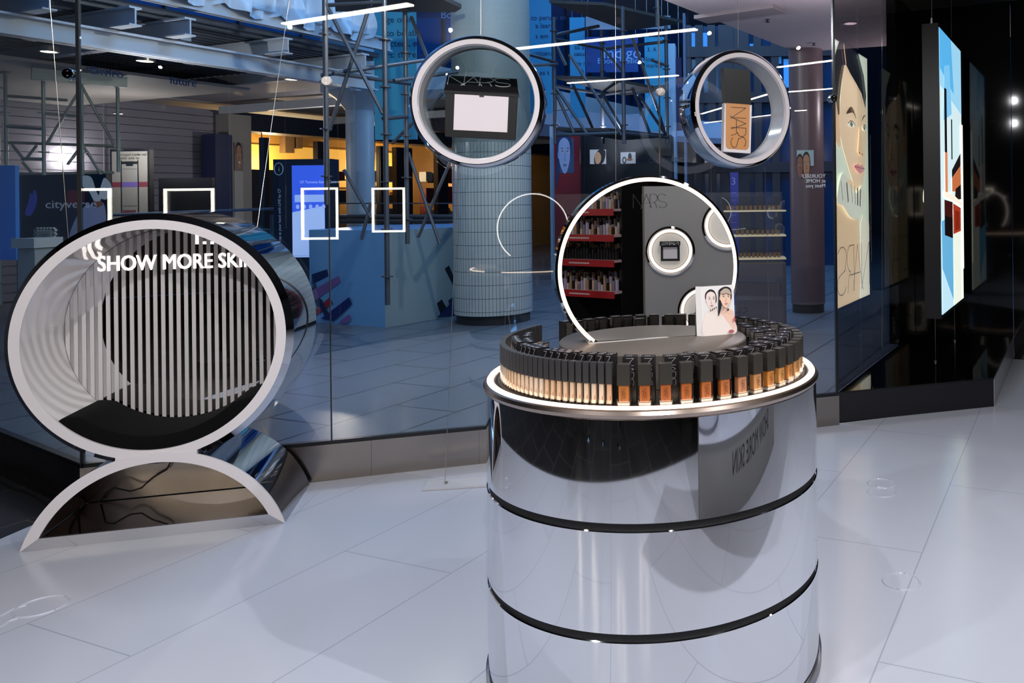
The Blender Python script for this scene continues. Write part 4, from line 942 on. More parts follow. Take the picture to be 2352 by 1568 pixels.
for k in range(40):
    mb.box(s0 + k * 1.6, s0 + k * 1.6 + .09, 16.9, 17.0, 4.35, 9)
struct(mb.build('trim_3', mat('mullion_dark', '#20303f', .5)))
# far end wall of the mall
mb = MB(MFR); mb.box(36, 36.3, -12, 18, 0, 12); struct(mb.build('wall_mall_end', mat('end_wall', '#3a4654', .6, noise=.3, nscale=.6)))
mb = MB(MFR); mb.box(-6, 36, -13.2, -13, 0, 12); struct(mb.build('wall_mall_near', mat('near_wall', '#262a33', .6)))
# shop header band, dark
mb = MB(MFR)
a = ms(PW(526, 258, WM)); b = ms(PW(526, 286, WM)); mb.box(s_of(526, WM), 60, 15.75, 16.3, b.z - .12, a.z)
struct(mb.build('trim_4', mat('header_navy', '#141b2e', .5)))
# gallery above the side passage : deck, edge beams, brackets, sheet
WG = -9.0
g0, g1 = s_of(-300, WG), s_of(862, WG)
t = thing('gallery_deck', 'corrugated steel gallery deck on long pale blue I-beams above the mall passage', 'deck', tuple(MFR @ Vector((g0, 9, 3.4))))
mb = MB(MFR)
for k in range(46): mb.box(g0, g1, 9.0 + k * .15, 9.0 + k * .15 + .09, 3.56, 3.60)
mb.box(g0, g1, 8.9, 15.8, 3.60, 3.66); mb.build('corrugated_deck', mat('deck_steel', '#58606c', .5, .3), t, world=True)
def ibeam(mb, x0, x1, y, z0, z1, fw=.16):
    mb.box(x0, x1, y - fw / 2, y + fw / 2, z0, z0 + .02); mb.box(x0, x1, y - fw / 2, y + fw / 2, z1 - .02, z1); mb.box(x0, x1, y - .01, y + .01, z0, z1)
mb = MB(MFR); ibeam(mb, g0, g1, 9.0, 3.14, 3.34); mb.build('edge_beam', M_WBEAM, t, world=True)
mb = MB(MFR); ibeam(mb, g0, g1, 8.7, 3.66, 3.84, .1); mb.build('upper_beam', M_WBEAM, t, world=True)
for k, u in enumerate((258, 385, 612, 792, 60)):
    x = s_of(u, WG); mb = MB(MFR); mb.box(x - .06, x + .06, 8.6, 10.4, 3.36, 3.375); mb.box(x - .008, x + .008, 8.6, 10.4, 3.375, 3.53); mb.box(x - .06, x + .06, 8.6, 10.4, 3.53, 3.55); mb.build('bracket', M_WBEAM, t, world=True)
for k in range(8):
    x = g0 + k * 2.6; mb = MB(MFR); ibeam(mb, x, x + .1, 12, 3.36, 3.5); mb = MB(MFR); mb.box(x, x + .12, 9.1, 15.8, 3.40, 3.55); mb.build('cross_beam', M_WBEAM, t, world=True)
mb = MB(MFR); mb.box(g0, s_of(526, -12), 11.5, 15.9, 3.30, 3.34); mb.build('soffit_panel', mat('soffit_grey', '#9a9590', .7), t, world=True)
# plastic sheeting with folds
su0, su1 = s_of(140, WG), s_of(815, WG)
nx, nz = 150, 34; V = []; Fc = []
for i in range(nx + 1):
    for j in range(nz + 1):
        x = su0 + (su1 - su0) * i / nx; z = 3.80 + 3.2 * (j / nz) ** 1.15; pnl = (i / nx * 5) % 1.0
        sag = math.sin(pnl * PI); tz = j / nz; wv = .10 * sag * math.sin(7 * tz + 6 * pnl) + .045 * math.sin(14 * tz - 17 * pnl + 2 * math.sin(5 * tz)) + .02 * math.sin(30 * pnl + 21 * tz)
        V.append((x, 8.62 - wv * (.4 + .6 * (1 - j / nz)), z - .10 * sag * (1 - j / nz)))
for i in range(nx):
    for j in range(nz): Fc.append((i * (nz + 1) + j, (i + 1) * (nz + 1) + j, (i + 1) * (nz + 1) + j + 1, i * (nz + 1) + j + 1))
mb = MB(MFR); mb.add(V, Fc, True); sh = mb.build('plastic_sheeting', mat('sheeting', '#d3dbe4', .45, bump=.25, nscale=3), loc=MFR @ Vector((su0, 8.6, 3.8)))
tag(sh, 'crumpled white plastic sheeting hung above the gallery edge beam', 'sheeting')
mb = MB(MFR); mb.box(s0, 40, 8.9, 12, 7.2, 7.4); struct(mb.build('ceiling_mall', mat('upper_slab', '#6a727c', .7)))
for k, (u, v, z) in enumerate(((112, 117, 3.36), (335, 139, 3.36), (671, 181, 3.36))):
    c = PZ(u, v, z); t = thing('gallery_downlight', ['bright round gallery light by the window corner joint', 'bright round gallery light in the middle of the left pane', 'bright round gallery light between the bench wire and the joint'][k], 'lamp', c, 0, 'round lights below the gallery')
    mb = MB(); mb.lathe([(0, -.01), (.075, -.008), (.08, 0)], 24); mb.build('lens', glow('downlight', '#fff8e0', 14), t)
    mb = MB(); mb.lathe([(.08, -.012), (.10, -.01), (.10, .05), (0, .05)], 24); mb.build('housing', M_WIRE, t)
# big tiled column
cl = PZ(1045, 737, 0); cr_ = PZ(1219, 737, 0); CT = (cl + cr_) / 2; rc_ = (cr_ - cl).length / 2 * .985; CT.y += .05
def tilemat():
    m = mat('white_tile', '#9fa7a4', .18, coat=.4); nt = m.node_tree; b = nt.nodes['Principled BSDF']; L = nt.links.new
    tc = nt.nodes.new('ShaderNodeTexCoord'); sp = nt.nodes.new('ShaderNodeSeparateXYZ'); L(tc.outputs['Object'], sp.inputs[0])
    def mt(op, a, b_=None):
        n = nt.nodes.new('ShaderNodeMath'); n.operation = op
        for i, x in enumerate((a, b_)):
            if x is None: continue
            if isinstance(x, (int, float)): n.inputs[i].default_value = x
            else: L(x, n.inputs[i])
        return n.outputs[0]
    ang = mt('ARCTAN2', sp.outputs['Y'], sp.outputs['X']); u = mt('FRACT', mt('MULTIPLY', ang, 72 / (2 * PI))); v = mt('FRACT', mt('MULTIPLY', sp.outputs['Z'], 1 / .168))
    g = mt('MAXIMUM', mt('LESS_THAN', u, .10), mt('LESS_THAN', v, .035))
    mx = nt.nodes.new('ShaderNodeMix'); mx.data_type = 'RGBA'; L(g, mx.inputs[0]); mx.inputs[6].default_value = (*srgb('#b9beb8'), 1); mx.inputs[7].default_value = (*srgb('#3c4242'), 1)
    L(mx.outputs[2], b.inputs['Base Color']); return m
t = thing('tiled_column', 'thick round column with narrow white tiles and a black foot beyond the window', 'column', CT)
TH_ = P(1130, 325, CT.y - rc_).z
mb = MB(); mb.lathe([(rc_ * .93, 0), (rc_ * .93, .12), (rc_, .12)], 64); mb.build('black_foot', M_DARK, t)
mb = MB(); mb.lathe([(rc_, .12), (rc_, TH_)], 96); mb.build('tiles', tilemat(), t)
mb = MB(); mb.lathe([(rc_ * .99, TH_), (rc_ * .99, 7)], 96); mb.build('plain_shaft', mat('shaft_grey', '#8c9490', .5, noise=.08, nscale=3, stretch=(1, 1, 8)), t)
# slim white column with flared head
D2 = 14.0; c2 = P(829, 500, D2); c2.z = 0; zt2 = P(829, 255, D2).z; r2 = 30 / F * D2
t = thing('white_column', 'slim smooth white column with a flared head in front of the golden shop', 'column', c2)
mb = MB(); mb.lathe([(r2, 0), (r2, zt2)], 40); mb.build('shaft', mat('col_white', '#b6bfc4', .35), t)
mb = MB(); mb.lathe([(r2, zt2), (r2 * 1.05, zt2 + .02), (r2 * 1.25, zt2 + .08), (r2 * 1.7, zt2 + .2), (r2 * 2.4, zt2 + .3)], 40); mb.build('flared_head', mat('col_white', '#b6bfc4', .35), t)
mb = MB(MFR); q = ms(c2); mb.box(q.x - .45, q.x + .45, q.y - .4, q.y + .4, zt2 + .28, zt2 + 3.2); mb.build('upper_block', mat('block_white', '#aeb9c4', .5), t, world=True)
mb = MB(MFR); mb.box(g1 + .1, 40, 11.2, 11.5, 3.62, 4.2); struct(mb.build('trim_5', M_WBEAM))
mb = MB(MFR); mb.box(g1 + .1, 40, 11.5, 15.8, 3.62, 3.9); struct(mb.build('ceiling_walkway', mat('walk_soffit', '#7c7a80', .6)))
for k, (u, v) in enumerate(((912, 259), (990, 267), (1305, 300))):
    c = PZ(u, v, 3.61); t = thing('recessed_light', 'small square light set in the walkway underside, %s along' % nth(k + 1), 'lamp', c, 0, 'square lights in the walkway underside')
    mb = MB(MFR.to_3x3().to_4x4()); mb.cbox(0, 0, 0, .3, .16, .02); mb.build('diffuser', glow('pinkled', '#f6d2dd', 3), t)

# pier with portrait poster
t = thing('poster_pier', 'beige pier carrying a smiling portrait poster above a white text sheet', 'pier', PW(552, 620, -15.6))
mb = MB(MFR); a_, b_ = s_of(527, -15.6), s_of(579, -15.6); mb.box(a_, b_, 15.6, 15.98, 0, 3.4); mb.build('shaft', mat('pier_beige', '#8e8a86', .6), t, world=True)
mb = MB(MFR); mb.box(a_ - .35, a_, 15.5, 15.9, 0, P(527, 325, 18).z); mb.build('side_banner', mat('navy_banner', '#16244e', .5), t, world=True)
zt_a, zb_a = PW(532, 327, -15.59).z, PW(532, 640, -15.59).z
O_ = MFR @ Vector((a_ + .1, 15.59, 0)); X_ = PD * (b_ - a_ - .3)
a = Art(); zt_n = 1.0; a.rect(0, 0, 1, .8, '#a5a5a2'); a.rect(0, .8, 1, 1, '#8b7f78')
a.build('poster', O_ + Vector((0, 0, zb_a)), X_, Vector((0, 0, zt_a - zb_a)), t)
a = Art(); a.rect(0, 0, 1, 1, '#7d7069'); portrait(a, .5, .52, .7, .8, '#a77e68', '#191416', '#b8666c', 0, '#8c6552'); a.ell(.54, .3, .11, .03, '#e9e4e0')
for k in range(1): pass
a.build('portrait_print', O_ + Vector((0, 0, PW(532, 392, -15.59).z)) + QD * .012, X_, Vector((0, 0, zt_a - PW(532, 392, -15.59).z)), t)
# golden shop front
t = thing('golden_shopfront', 'warm golden shop front with dark posts and goods on shelves', 'shop front', PW(700, 560, WM))
for (u, w_) in ((600, .12), (724, .3), (868, .12), (905, .55), (1000, .4), (1042, .12)):
    mb = MB(MFR); x = s_of(u, WM); mb.box(x, x + w_, 15.9, 16.05, 0, 3.0); mb.build('post', mat('post_dark', '#191c26', .4), t, world=True)
mb = MB(MFR); mb.box(s_of(590, WM), s_of(1046, WM), 17.86, 17.9, 2.0, 3.0); mb.build('painted_glow_band', mat('gold_painted_glow', '#e0aa4c', .5, emit='#e8ab45', es=.9, noise=.25, nscale=.9), t, world=True)  # warm light on the shop's back wall put in as emission
mb = MB(MFR); mb.box(s_of(590, WM), s_of(724, WM), 16.8, 16.9, 0, 2.35); mb.build('dark_partition', mat('part_dark', '#33343c', .5), t, world=True)
rnd2 = random.Random(11)
gm = [mat('goods_%d' % i, c, .5) for i, c in enumerate(('#7a1f26', '#8e7a6a', '#2a2d38', '#a1a7b4', '#b98a52', '#5a2730'))]
for k in range(3):
    x0_, x1_ = (s_of(u, WM) for u in ((760, 866), (925, 995), (1046, 1240))[k])
    for j in range(4):
        mb = MB(MFR); mb.box(x0_, x1_, 17.0, 17.5, .35 + j * .6, .38 + j * .6); shf = mb.build('goods_shelf', mat('shelf_wood', '#4a3a2a', .5), t, world=True)
        mb = MB(MFR); x = x0_
        while x < x1_ - .2:
            w_ = rnd2.uniform(.12, .35); mb.cur = rnd2.randrange(6); mb.box(x, x + w_, 17.05, 17.3, .38 + j * .6, .38 + j * .6 + rnd2.uniform(.2, .5)); x += w_ + .06
        o = mb.build('goods', gm, shf, world=True); o['kind'] = 'stuff'
for (u0, v0, u1, v1, nm) in ((655, 312, 676, 350, 'card_model'), (682, 312, 695, 340, 'card_model')):
    mb = MB(MFR); aa = ms(PW(u0, v0, -17.6)); bb = ms(PW(u0, v1, -17.6)); cc_ = ms(PW(u1, v0, -17.6)); mb.box(aa.x, cc_.x, 17.6, 17.8, bb.z, aa.z); mb.build('display_board', mat('board_brown', '#7d6242', .5), t, world=True)
# digital totem
DT = 12.2; pT = P(628, 600, DT)
tp = lambda u, v: P(u, v, DT)
t = thing('digital_totem', 'tall dark information totem with a glowing blue touch screen', 'information totem', (pT.x, pT.y, 0))
a0_, a1_ = tp(628, 366), tp(760, 366)
mb = MB(); mb.box(a0_.x, a1_.x, DT, DT + .25, 0, a0_.z); mb.build('case', mat('totem_dark', '#1c2230', .3), t, world=True)
mb = MB(); mb.box(a0_.x, a0_.x + .06, DT - .01, DT, 0, a0_.z); mb.build('edge', mat('totem_navy', '#0f1a33', .3), t, world=True)
sa, sb = tp(671, 380), tp(748, 590)
a = Art(); a.rect(0, 0, 1, 1, '#3c63e8'); a.poly([(0, 0), (1, 0), (1, .56), (0, .49)], '#a9c2f2'); a.rect(.08, .60, 1, .68, '#9db8f2')
for k in range(5): a.ell(.17 + .2 * k, .55, .055, .024, '#9fb6f0'); 
a.rect(0, .015, 1, .018, '#4a62b8'); a.rect(.1, .30, .9, .302, '#8ba6e4'); a.poly([(.2, .20), (.7, .42), (.71, .424), (.21, .204)], '#8ba6e4')
scr = a.build('screen', (sa.x, DT - .012, sb.z), Vector((sb.x - sa.x, 0, 0)), Vector((0, 0, sa.z - sb.z)), t, emit=.85)
mb = MB(); q = tp(690, 421); add_text(mb, 'CF Toronto Eaton Centre', frame((q.x, DT - .018, q.z), (1, 0, 0), (0, 0, 1)), .055, .001, 'LEFT'); mb.build('heading', mat('text_pale', '#c9d6f6', .4, emit='#c9d6f6', es=.6), scr, world=True)
mb = MB(); q = tp(646, 560); add_text(mb, 'Shop at your hand with LIVE by CF', frame((q.x, DT - .004, q.z), (0, 0, 1), (-1, 0, 0)), .058, .001, 'LEFT'); 
mb.build('side_lettering', mat('text_dim', '#93a3c4', .4, emit='#93a3c4', es=.35), t, world=True)
q = tp(641, 388); mb = MB(); mb.tube([(q.x + .065 * math.cos(k * PI / 12), DT - .01, q.z + .09 * math.sin(k * PI / 12)) for k in range(24)], .006, 6, closed=True); add_text(mb, 'i', frame((q.x, DT - .004, q.z - .035), (1, 0, 0), (0, 0, 1)), .1, .001); mb.build('info_sign', mat('text_dim2', '#7f9cc0', .4, emit='#7f9cc0', es=.35), t, world=True)
# blue kiosk hoarding
k0, k1, k2 = PZ(712, 739, 0), PZ(885, 752, 0), PZ(1052, 724, 0); zk = P(885, 529, k1.y).z
t = thing('kiosk', 'low blue kiosk counter wall with navy, red and pink diagonal stripes at its ends', 'kiosk', k1)
back = Vector((0, 2.2, 0))
mb = MB(); mb.prism([tuple(k0)[:2], tuple(k1)[:2], tuple(k2)[:2], tuple(k2 + back)[:2], tuple(k0 + back)[:2]], 0, zk); mb.build('counter_wall', mat('kiosk_blue', '#6c9fc9', .3), t, world=True)
def onface(A, B, u, v):     # pixel -> (fraction along, height) on a vertical face A-B
    d = (B - A); d.z = 0; n_ = Vector((-d.y, d.x, 0)).normalized(); p = PPL(u, v, n_, n_.dot(A)); return ((p - A).dot(d) / d.length_squared, p.z)
a = Art()
def stripe(A, B, pts, c): a.poly([(x, z / zk) for x, z in (onface(A, B, *p) for p in pts)], c)
for pts, c in (([(713, 630), (752, 618), (755, 634), (715, 654)], '#101b4a'), ([(715, 672), (722, 640), (740, 700), (733, 712)], '#0e1740'), ([(714, 668), (779, 633), (784, 648), (722, 692)], '#7d5a92'),
               ([(714, 720), (759, 682), (766, 697), (716, 733)], '#8c1b2a'), ([(730, 690), (740, 686), (762, 730), (752, 733)], '#0e1740'), ([(740, 731), (804, 682), (811, 698), (768, 737)], '#101b5c'), ([(780, 741), (804, 720), (810, 733), (798, 742)], '#7d5a92')):
    pts = [(max(716, p[0]), p[1]) for p in pts]; stripe(k0, k1, pts, c)
a.build('striped_face', k0, (k1 - k0), Vector((0, 0, zk)), t, lift=.003)
a = Art()
for pts, c in (([(1021, 617), (1031, 609), (1048, 650), (1044, 662)], '#15161c'), ([(1003, 696), (1014, 687), (1030, 715), (1012, 724)], '#15161c'), ([(1004, 728), (1046, 682), (1049, 722), (1040, 725)], '#142457'), ([(1028, 690), (1046, 676), (1047, 690), (1034, 702)], '#142457')):
    stripe(k1, k2, pts, c)
a.build('striped_end', k1, (k2 - k1), Vector((0, 0, zk)), t, lift=.003)
mb = MB(); mb.prism([tuple(k1 + Vector((.0, -.002, 0)))[:2], tuple(k2 + Vector((0, -.002, 0)))[:2], tuple(k2 + Vector((0, .01, 0)))[:2], tuple(k1 + Vector((0, .01, 0)))[:2]], .001, zk - .002); mb.build('side_face', mat('kiosk_side', '#8a9ca0', .3), t, world=True)
# horizontal rails and railing beyond the kiosk
def pole(mb, u0, v0, d0, u1, v1, d1, r): mb.cyl(P(u0, v0, d0), P(u1, v1, d1), r, 8)
t = thing('hand_rail', 'slim blue metal railing crossing the passage behind the ring bench', 'railing', P(300, 600, 12.5))
mb = MB(); mb.tube([P(-30, 513, 12.55), P(250, 494, 12.6), P(632, 479, 12.65)], .022, 8); mb.build('top_rail', mat('rail_blue', '#7ea3cf', .25, .8), t, world=True)
mb = MB(); mb.tube([P(-30, 524, 12.55), P(250, 520, 12.6), P(632, 527, 12.65)], .01, 8); mb.build('lower_rail', mat('rail_blue', '#7ea3cf', .25, .8), t, world=True)
for u in (40, 250, 450, 622):
    c = P(u, 485, 12.6); mb = MB(); mb.box(c.x - .02, c.x + .02, 12.6, 12.64, 0, 1.4); mb.build('post', galv, t, world=True)
t = thing('barrier_rail', 'dark horizontal tube rails behind the blue kiosk', 'railing', P(950, 520, 12.9))
for (v0, v1, r) in ((497, 497, .035), (508, 507, .04), (467, 467, .01)):
    mb = MB(); pole(mb, 770, v0, 13.4, 1046, v1, 13.4, r); mb.build('rail', galv, t, world=True)

# scaffolding
def scaffold(name_label, D, poles, ledgers, braces, decks, dd=1.4, r=.026, galv=galv):
    t = thing('scaffold_tower', name_label, 'scaffold', P(poles[0][0], 700, D), 0, 'scaffold towers in the mall'); t.location.z = 0; t.matrix_basis = Matrix.Translation(t.location)
    for (u, v0, v1, q) in poles:
        d = D + q; a_, b_ = P(u, v0, d), P(u, v1, d); mb = MB(); mb.cyl((a_.x, d, a_.z), (a_.x, d, max(0, b_.z)), r, 10)
        z = b_.z + .3
        while z < a_.z: mb.lathe([(r, z - .006), (r + .035, z - .006), (r + .035, z + .006), (r, z + .006)], 10, cx=a_.x, cy=d); z += .5
        mb.build('pole', galv, t, world=True)
    for (u0, v0, u1, v1, q0, q1) in ledgers: mb = MB(); pole(mb, u0, v0, D + q0, u1, v1, D + q1, r * .85); mb.build('ledger', galv, t, world=True)
    for (u0, v0, u1, v1, q0, q1) in braces: mb = MB(); pole(mb, u0, v0, D + q0, u1, v1, D + q1, r * .8); mb.build('brace', galv, t, world=True)
    for pts in decks:
        top = [P(u, v, D + q) for u, v, q in pts]; zz = sum(p.z for p in top) / len(top); mb = MB(); mb.prism([(p.x, p.y) for p in top], zz, zz + .05); mb.build('deck_board', mat('deck_dark', '#3a3632', .7), t, world=True)
    return t
scaffold('scaffold tower with crossed braces just left of the big tiled column', 8.6, [(745, -60, 470, 0), (882, -60, 700, 0), (930, 20, 560, 1.2)],
    [(736, 173, 975, 138, 0, .6), (765, 168, 960, 195, 0, 1.0), (750, 12, 880, 5, 0, 0), (905, 185, 1050, 165, 0, .8), (880, 272, 935, 268, 0, 1.2)],
    [(750, 12, 880, 262, 0, 0), (857, -10, 756, 300, 0.1, .1), (945, 40, 985, 140, 1.2, .6), (938, 350, 1010, 560, 1.4, 1.4), (1034, 372, 960, 545, 1.5, 1.5), (1016, 215, 900, 330, 1.5, 1.5), (790, 390, 852, 500, 1, 1), (852, 465, 830, 550, 1, 1)],
    [[(765, 2, 0), (930, 40, 0), (1060, 22, 1.2), (1045, -25, 1.4), (770, -30, 1.3)]])
scaffold('tall scaffold tower with two working decks between the two hanging rings', 13.0, [(1272, 40, 330, 0), (1382, 70, 330, 1.6), (1430, 15, 330, 0), (1530, 60, 330, 1.2), (1508, -60, 60, 0.5)],
    [(1275, 80, 1375, 60, 0, 1), (1275, 90, 1385, 112, 0, 1.6), (1385, 112, 1535, 95, 1.6, 1.2), (1275, 198, 1380, 215, 0, 1.6), (1380, 218, 1535, 196, 1.6, 1.2), (1275, 310, 1420, 305, 0, 0), (1420, 305, 1535, 315, 0, 1.2), (1190, 118, 1275, 142, -1, 0), (1200, 150, 1280, 148, -1, 0), (1498, 138, 1535, 152, 1, 1.2)],
    [(1272, 90, 1300, 150, 0, 0), (1308, 125, 1428, 310, 0, 0), (1276, 200, 1350, 310, 0, 0), (1276, 212, 1318, 305, 0, 0), (1385, 110, 1430, 165, 1.6, 1.2), (1452, 85, 1512, 255, 0, .5), (1452, 200, 1492, 305, 0, .6), (1465, 215, 1530, 310, 0, 1.2), (1314, 190, 1365, 302, 0, .8), (1386, 220, 1432, 300, 1.6, 0), (1512, 255, 1530, 315, .5, 1.2)],
    [[(1275, 195, 0), (1390, 215, .2), (1530, 202, 1.6), (1430, 186, 2.2)], [(1262, 38, 0), (1390, 62, .2), (1570, 42, 1.6), (1440, 12, 2.2)], [(1278, 310, 0), (1400, 318, .2), (1535, 312, 1.6), (1430, 302, 2.2)]], r=.032)
scaffold('low scaffold frame on the passage at the far left of the window', 10.5, [(-6, 100, 700, 0), (12, 118, 400, 0), (99, 178, 402, 0), (187, 190, 402, .3), (270, 202, 395, .6)],
    [(12, 220, 155, 230, 0, .3), (12, 290, 97, 296, 0, 0), (99, 260, 186, 267, 0, .3), (10, 327, 262, 335, 0, .6), (50, 364, 97, 365, 0, 0), (12, 400, 262, 396, 0, .6)],
    [(187, 196, 262, 332, .3, .6), (187, 200, 108, 330, .3, 0), (190, 332, 232, 400, .3, .5), (187, 335, 155, 378, .3, .2), (28, 332, 52, 362, 0, 0), (84, 334, 62, 362, 0, 0), (52, 372, 76, 400, 0, 0)], [], r=.022, galv=mat('scaffold_pale', '#9aa398', .45, .4))
mb = MB(); mb.bar(P(72, 169, 10.2), P(290, 190, 10.9), .12, .14); tag(mb.build('pale_plank', mat('plank_pale', '#cdd4c4', .6), loc=P(180, 180, 10.5)), 'pale plank lying across the top of the left scaffold frame', 'plank')
# teal banners with quotations, hung from above
def banner(u0, v0, u1, v1, D, lines, label, col='#3fa0bd', tcol='#14355a', size=.26, tx=8, ang=0.0, cat='banner'):
    a_, b_ = P(u0, v0, D), P(u1, v1, D); t = thing('text_banner', label, cat, (a_.x, D, b_.z), 0, 'printed banners in the atrium')
    mb = MB(); mb.box(a_.x, b_.x, D, D + .02, b_.z, a_.z); cl_ = mb.build('cloth', mat('cloth_%s' % col[1:], col, .6), t, world=True)
    for xx in (a_.x + .05, b_.x - .05): mb = MB(); mb.tube([(xx, D + .01, a_.z), (xx, D + .01, 7.2)], .006, 5); mb.build('cord', M_WIRE, t, world=True)
    mb = MB()
    for (u, v, s, sz) in lines: q = P(u, v, D); add_text(mb, s, frame((q.x, D - .004, q.z), (1, 0, 0), (0, 0, 1)), sz, .004, 'LEFT')
    if len(lines): mb.build('lettering', mat('ink_%s' % tcol[1:], tcol, .6), cl_, world=True)
banner(858, 28, 958, 320, 11.6, [(887, 52, 'ge of in N', .13), (887, 83, 'to be able', .13), (887, 107, 'acters, etc', .13), (887, 133, 'rs: to read', .13)], 'teal banner with dark quotation lines behind the left scaffold tower')
banner(1212, -30, 1268, 260, 15.5, [(1220, 46, 'to peruse an', .13), (1230, 64, 'a learn', .13), (1230, 88, 's em', .13), (1224, 128, 'citizens', .13), (1240, 172, 'as t', .13)], 'teal quotation banner beside the tiled column', '#2f86ae')
banner(1308, 40, 1345, 270, 16.2, [(1320, 113, 'to Sta', .12), (1318, 128, 'casual', .12), (1324, 150, 'to min', .12), (1330, 168, 'th', .12)], 'narrow teal quotation banner inside the tall scaffold', '#3f9cc4')
banner(1480, 85, 1528, 300, 16.8, [(1486, 118, '3. A', .12), (1482, 140, 'Stat', .12), (1484, 155, 'mark a', .12), (1490, 218, '7. L', .12)], 'teal quotation banner at the right edge of the tall scaffold', '#2f94b8')
banner(955, -20, 1046, 40, 15.2, [(1012, 46 - 4, 'Books', .2)], 'navy shop sign with pale Books lettering by the tiled column', '#17386c', '#86a9d6', cat='sign')
banner(1345, 85, 1466, 165, 17.5, [(1384, 152 - 18, 'Indigo', .34), (1372, 146, 'Books Music & More', .17)], 'navy bookshop sign with pale letters behind the tall scaffold', '#1b4488', '#8fb8e6', cat='sign')
banner(1552, 132, 1567, 300, 14.5, [(1556, 200, 'ysl', .1)], 'narrow purple banner beside the pale pillar near the bottle ring', '#23235e', '#7f86c0')
banner(1345, 38, 1540, 66, 16.0, [(1400, 52, 'CRA', .2)], 'grey sign strip high in the tall scaffold', '#8d93a0', '#2a3348', cat='sign')
mb = MB(); A_ = PW(200, 160, WM)
for (u, v, s) in ((207, 170, 'Enviro'), (390, 192, 'future')):
    q = PW(u, v, -11.3); add_text(mb, s, frame(q, PD, (0, 0, 1)), .15, .01, 'LEFT')
    tag(mb.build('wall_lettering', mat('letter_blue', '#33598f', .5), loc=q), 'pale blue letters %s high on the passage lintel' % s, 'lettering'); mb = MB()
# pale pillars and balcony band on the right
def upright(u0, u1, v0, v1, D, th, nm, m, label, cat): a_, b_ = P(u0, v0, D), P(u1, v1, D); mb = MB(); mb.box(a_.x, b_.x, D, D + th, max(0, b_.z) if v1 < 600 else 0, a_.z); return tag(mb.build(nm, m, loc=(a_.x, D, 0)), label, cat)
upright(1533, 1556, 100, 620, 17.5, .4, 'pale_pillar', mat('pillar_pale', '#a9bed0', .5), 'pale blue square pillar left of the hanging bottle ring', 'pillar')
upright(1568, 1580, 30, 620, 14.2, .3, 'steel_post', mat('post_blue', '#5d7290', .4), 'slim blue-grey steel post just left of the hanging bottle ring', 'post')
upright(1262, 1272, 290, 640, 16.2, .2, 'pale_post', mat('pillar_pale', '#a9bed0', .5), 'slim pale post between golden shop and red poster', 'post')
# red portrait poster and black make-up shop
def card_at(u0, v0, u1, v1, D, th=.06): a_, b_ = P(u0, v0, D), P(u1, v1, D); return a_, b_
a_, b_ = P(1272, 312, 15.6), P(1332, 455, 15.6)
t = thing('portrait_billboard', 'red billboard with a large blue-toned face beside the black shop', 'billboard', (a_.x, 15.6, b_.z))
mb = MB(); mb.box(a_.x, b_.x, 15.6, 15.75, 0, a_.z); mb.build('board', mat('board_red', '#7c1620', .4), t, world=True)
a = Art(); a.rect(0, 0, 1, 1, '#2f4468'); portrait(a, .45, .52, .8, 1.0, '#8093b8', '#1c2b52', '#55609a', 1, '#6a7fa8', '#1a2036'); p0, p1 = P(1278, 318, 15.6), P(1319, 397, 15.6)
a.build('face_print', (p0.x, 15.59, p1.z), Vector((p1.x - p0.x, 0, 0)), Vector((0, 0, p0.z - p1.z)), t, emit=.12)
t = thing('black_shop', 'black shop front with two small lit pictures between the hanging rings', 'shop front', P(1430, 600, 16.5))
a_, b_ = P(1330, 312, 16.5), P(1545, 600, 16.5); mb = MB(); mb.box(a_.x, b_.x, 16.5, 17.2, 0, a_.z); mb.build('facade', mat('shop_black', '#121319', .4), t, world=True)
for k, (u0, v0, u1, v1) in enumerate(((1353, 343, 1391, 376), (1424, 349, 1459, 375))):
    a = Art(); a.rect(0, 0, 1, 1, '#b9b5b4')
    if k == 0: a.smooth([(.3, 0), (.3, .6), (.6, 1), (.95, .9), (.9, .3), (.7, 0)], '#191619'); a.smooth([(.35, .1), (.3, .6), (.5, .85), (.68, .6), (.66, .2), (.5, .0)], '#b98e6c')
    else: a.ell(.25, .3, .14, .3, '#2a2a2e'); a.ell(.25, .3, .07, .18, '#b9b5b4'); a.ell(.62, .6, .12, .34, '#2f2a2a'); a.ell(.6, .35, .2, .12, '#8e5c3a')
    p0, p1 = P(u0, v0, 16.4), P(u1, v1, 16.4); a.build('lit_picture', (p0.x, 16.48, p1.z), Vector((p1.x - p0.x, 0, 0)), Vector((0, 0, p0.z - p1.z)), t, emit=.5)
mb = MB(); q = P(1488, 373, 16.4); add_text(mb, 'cosmetics', frame((q.x, 16.49, q.z), (1, 0, 0), (0, 0, 1)), .2, .01, 'LEFT'); mb.build('faint_letters', mat('ltr_grey', '#3d3f48', .4), t, world=True)
# upper balconies far behind
t = thing('balcony_front', 'long pale blue curved balcony front above the shops', 'balcony', P(1300, 260, 18.5))
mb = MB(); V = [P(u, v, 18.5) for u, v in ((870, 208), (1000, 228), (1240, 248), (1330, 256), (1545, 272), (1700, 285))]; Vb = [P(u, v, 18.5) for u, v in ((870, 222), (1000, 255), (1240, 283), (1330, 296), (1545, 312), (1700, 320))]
for i in range(len(V) - 1): solid(mb, [V[i], Vb[i], Vb[i + 1], V[i + 1]], .4, Vector((0, 1, 0)))
mb.build('panel', mat('balcony_pale', '#a2b4cc', .5), t, world=True)
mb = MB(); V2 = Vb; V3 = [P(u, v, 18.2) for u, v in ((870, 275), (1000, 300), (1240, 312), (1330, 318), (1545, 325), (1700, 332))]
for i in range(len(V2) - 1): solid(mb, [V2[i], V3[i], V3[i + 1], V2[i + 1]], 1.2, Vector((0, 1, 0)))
mb.build('soffit', mat('balcony_soffit', '#57505c', .6), t, world=True)
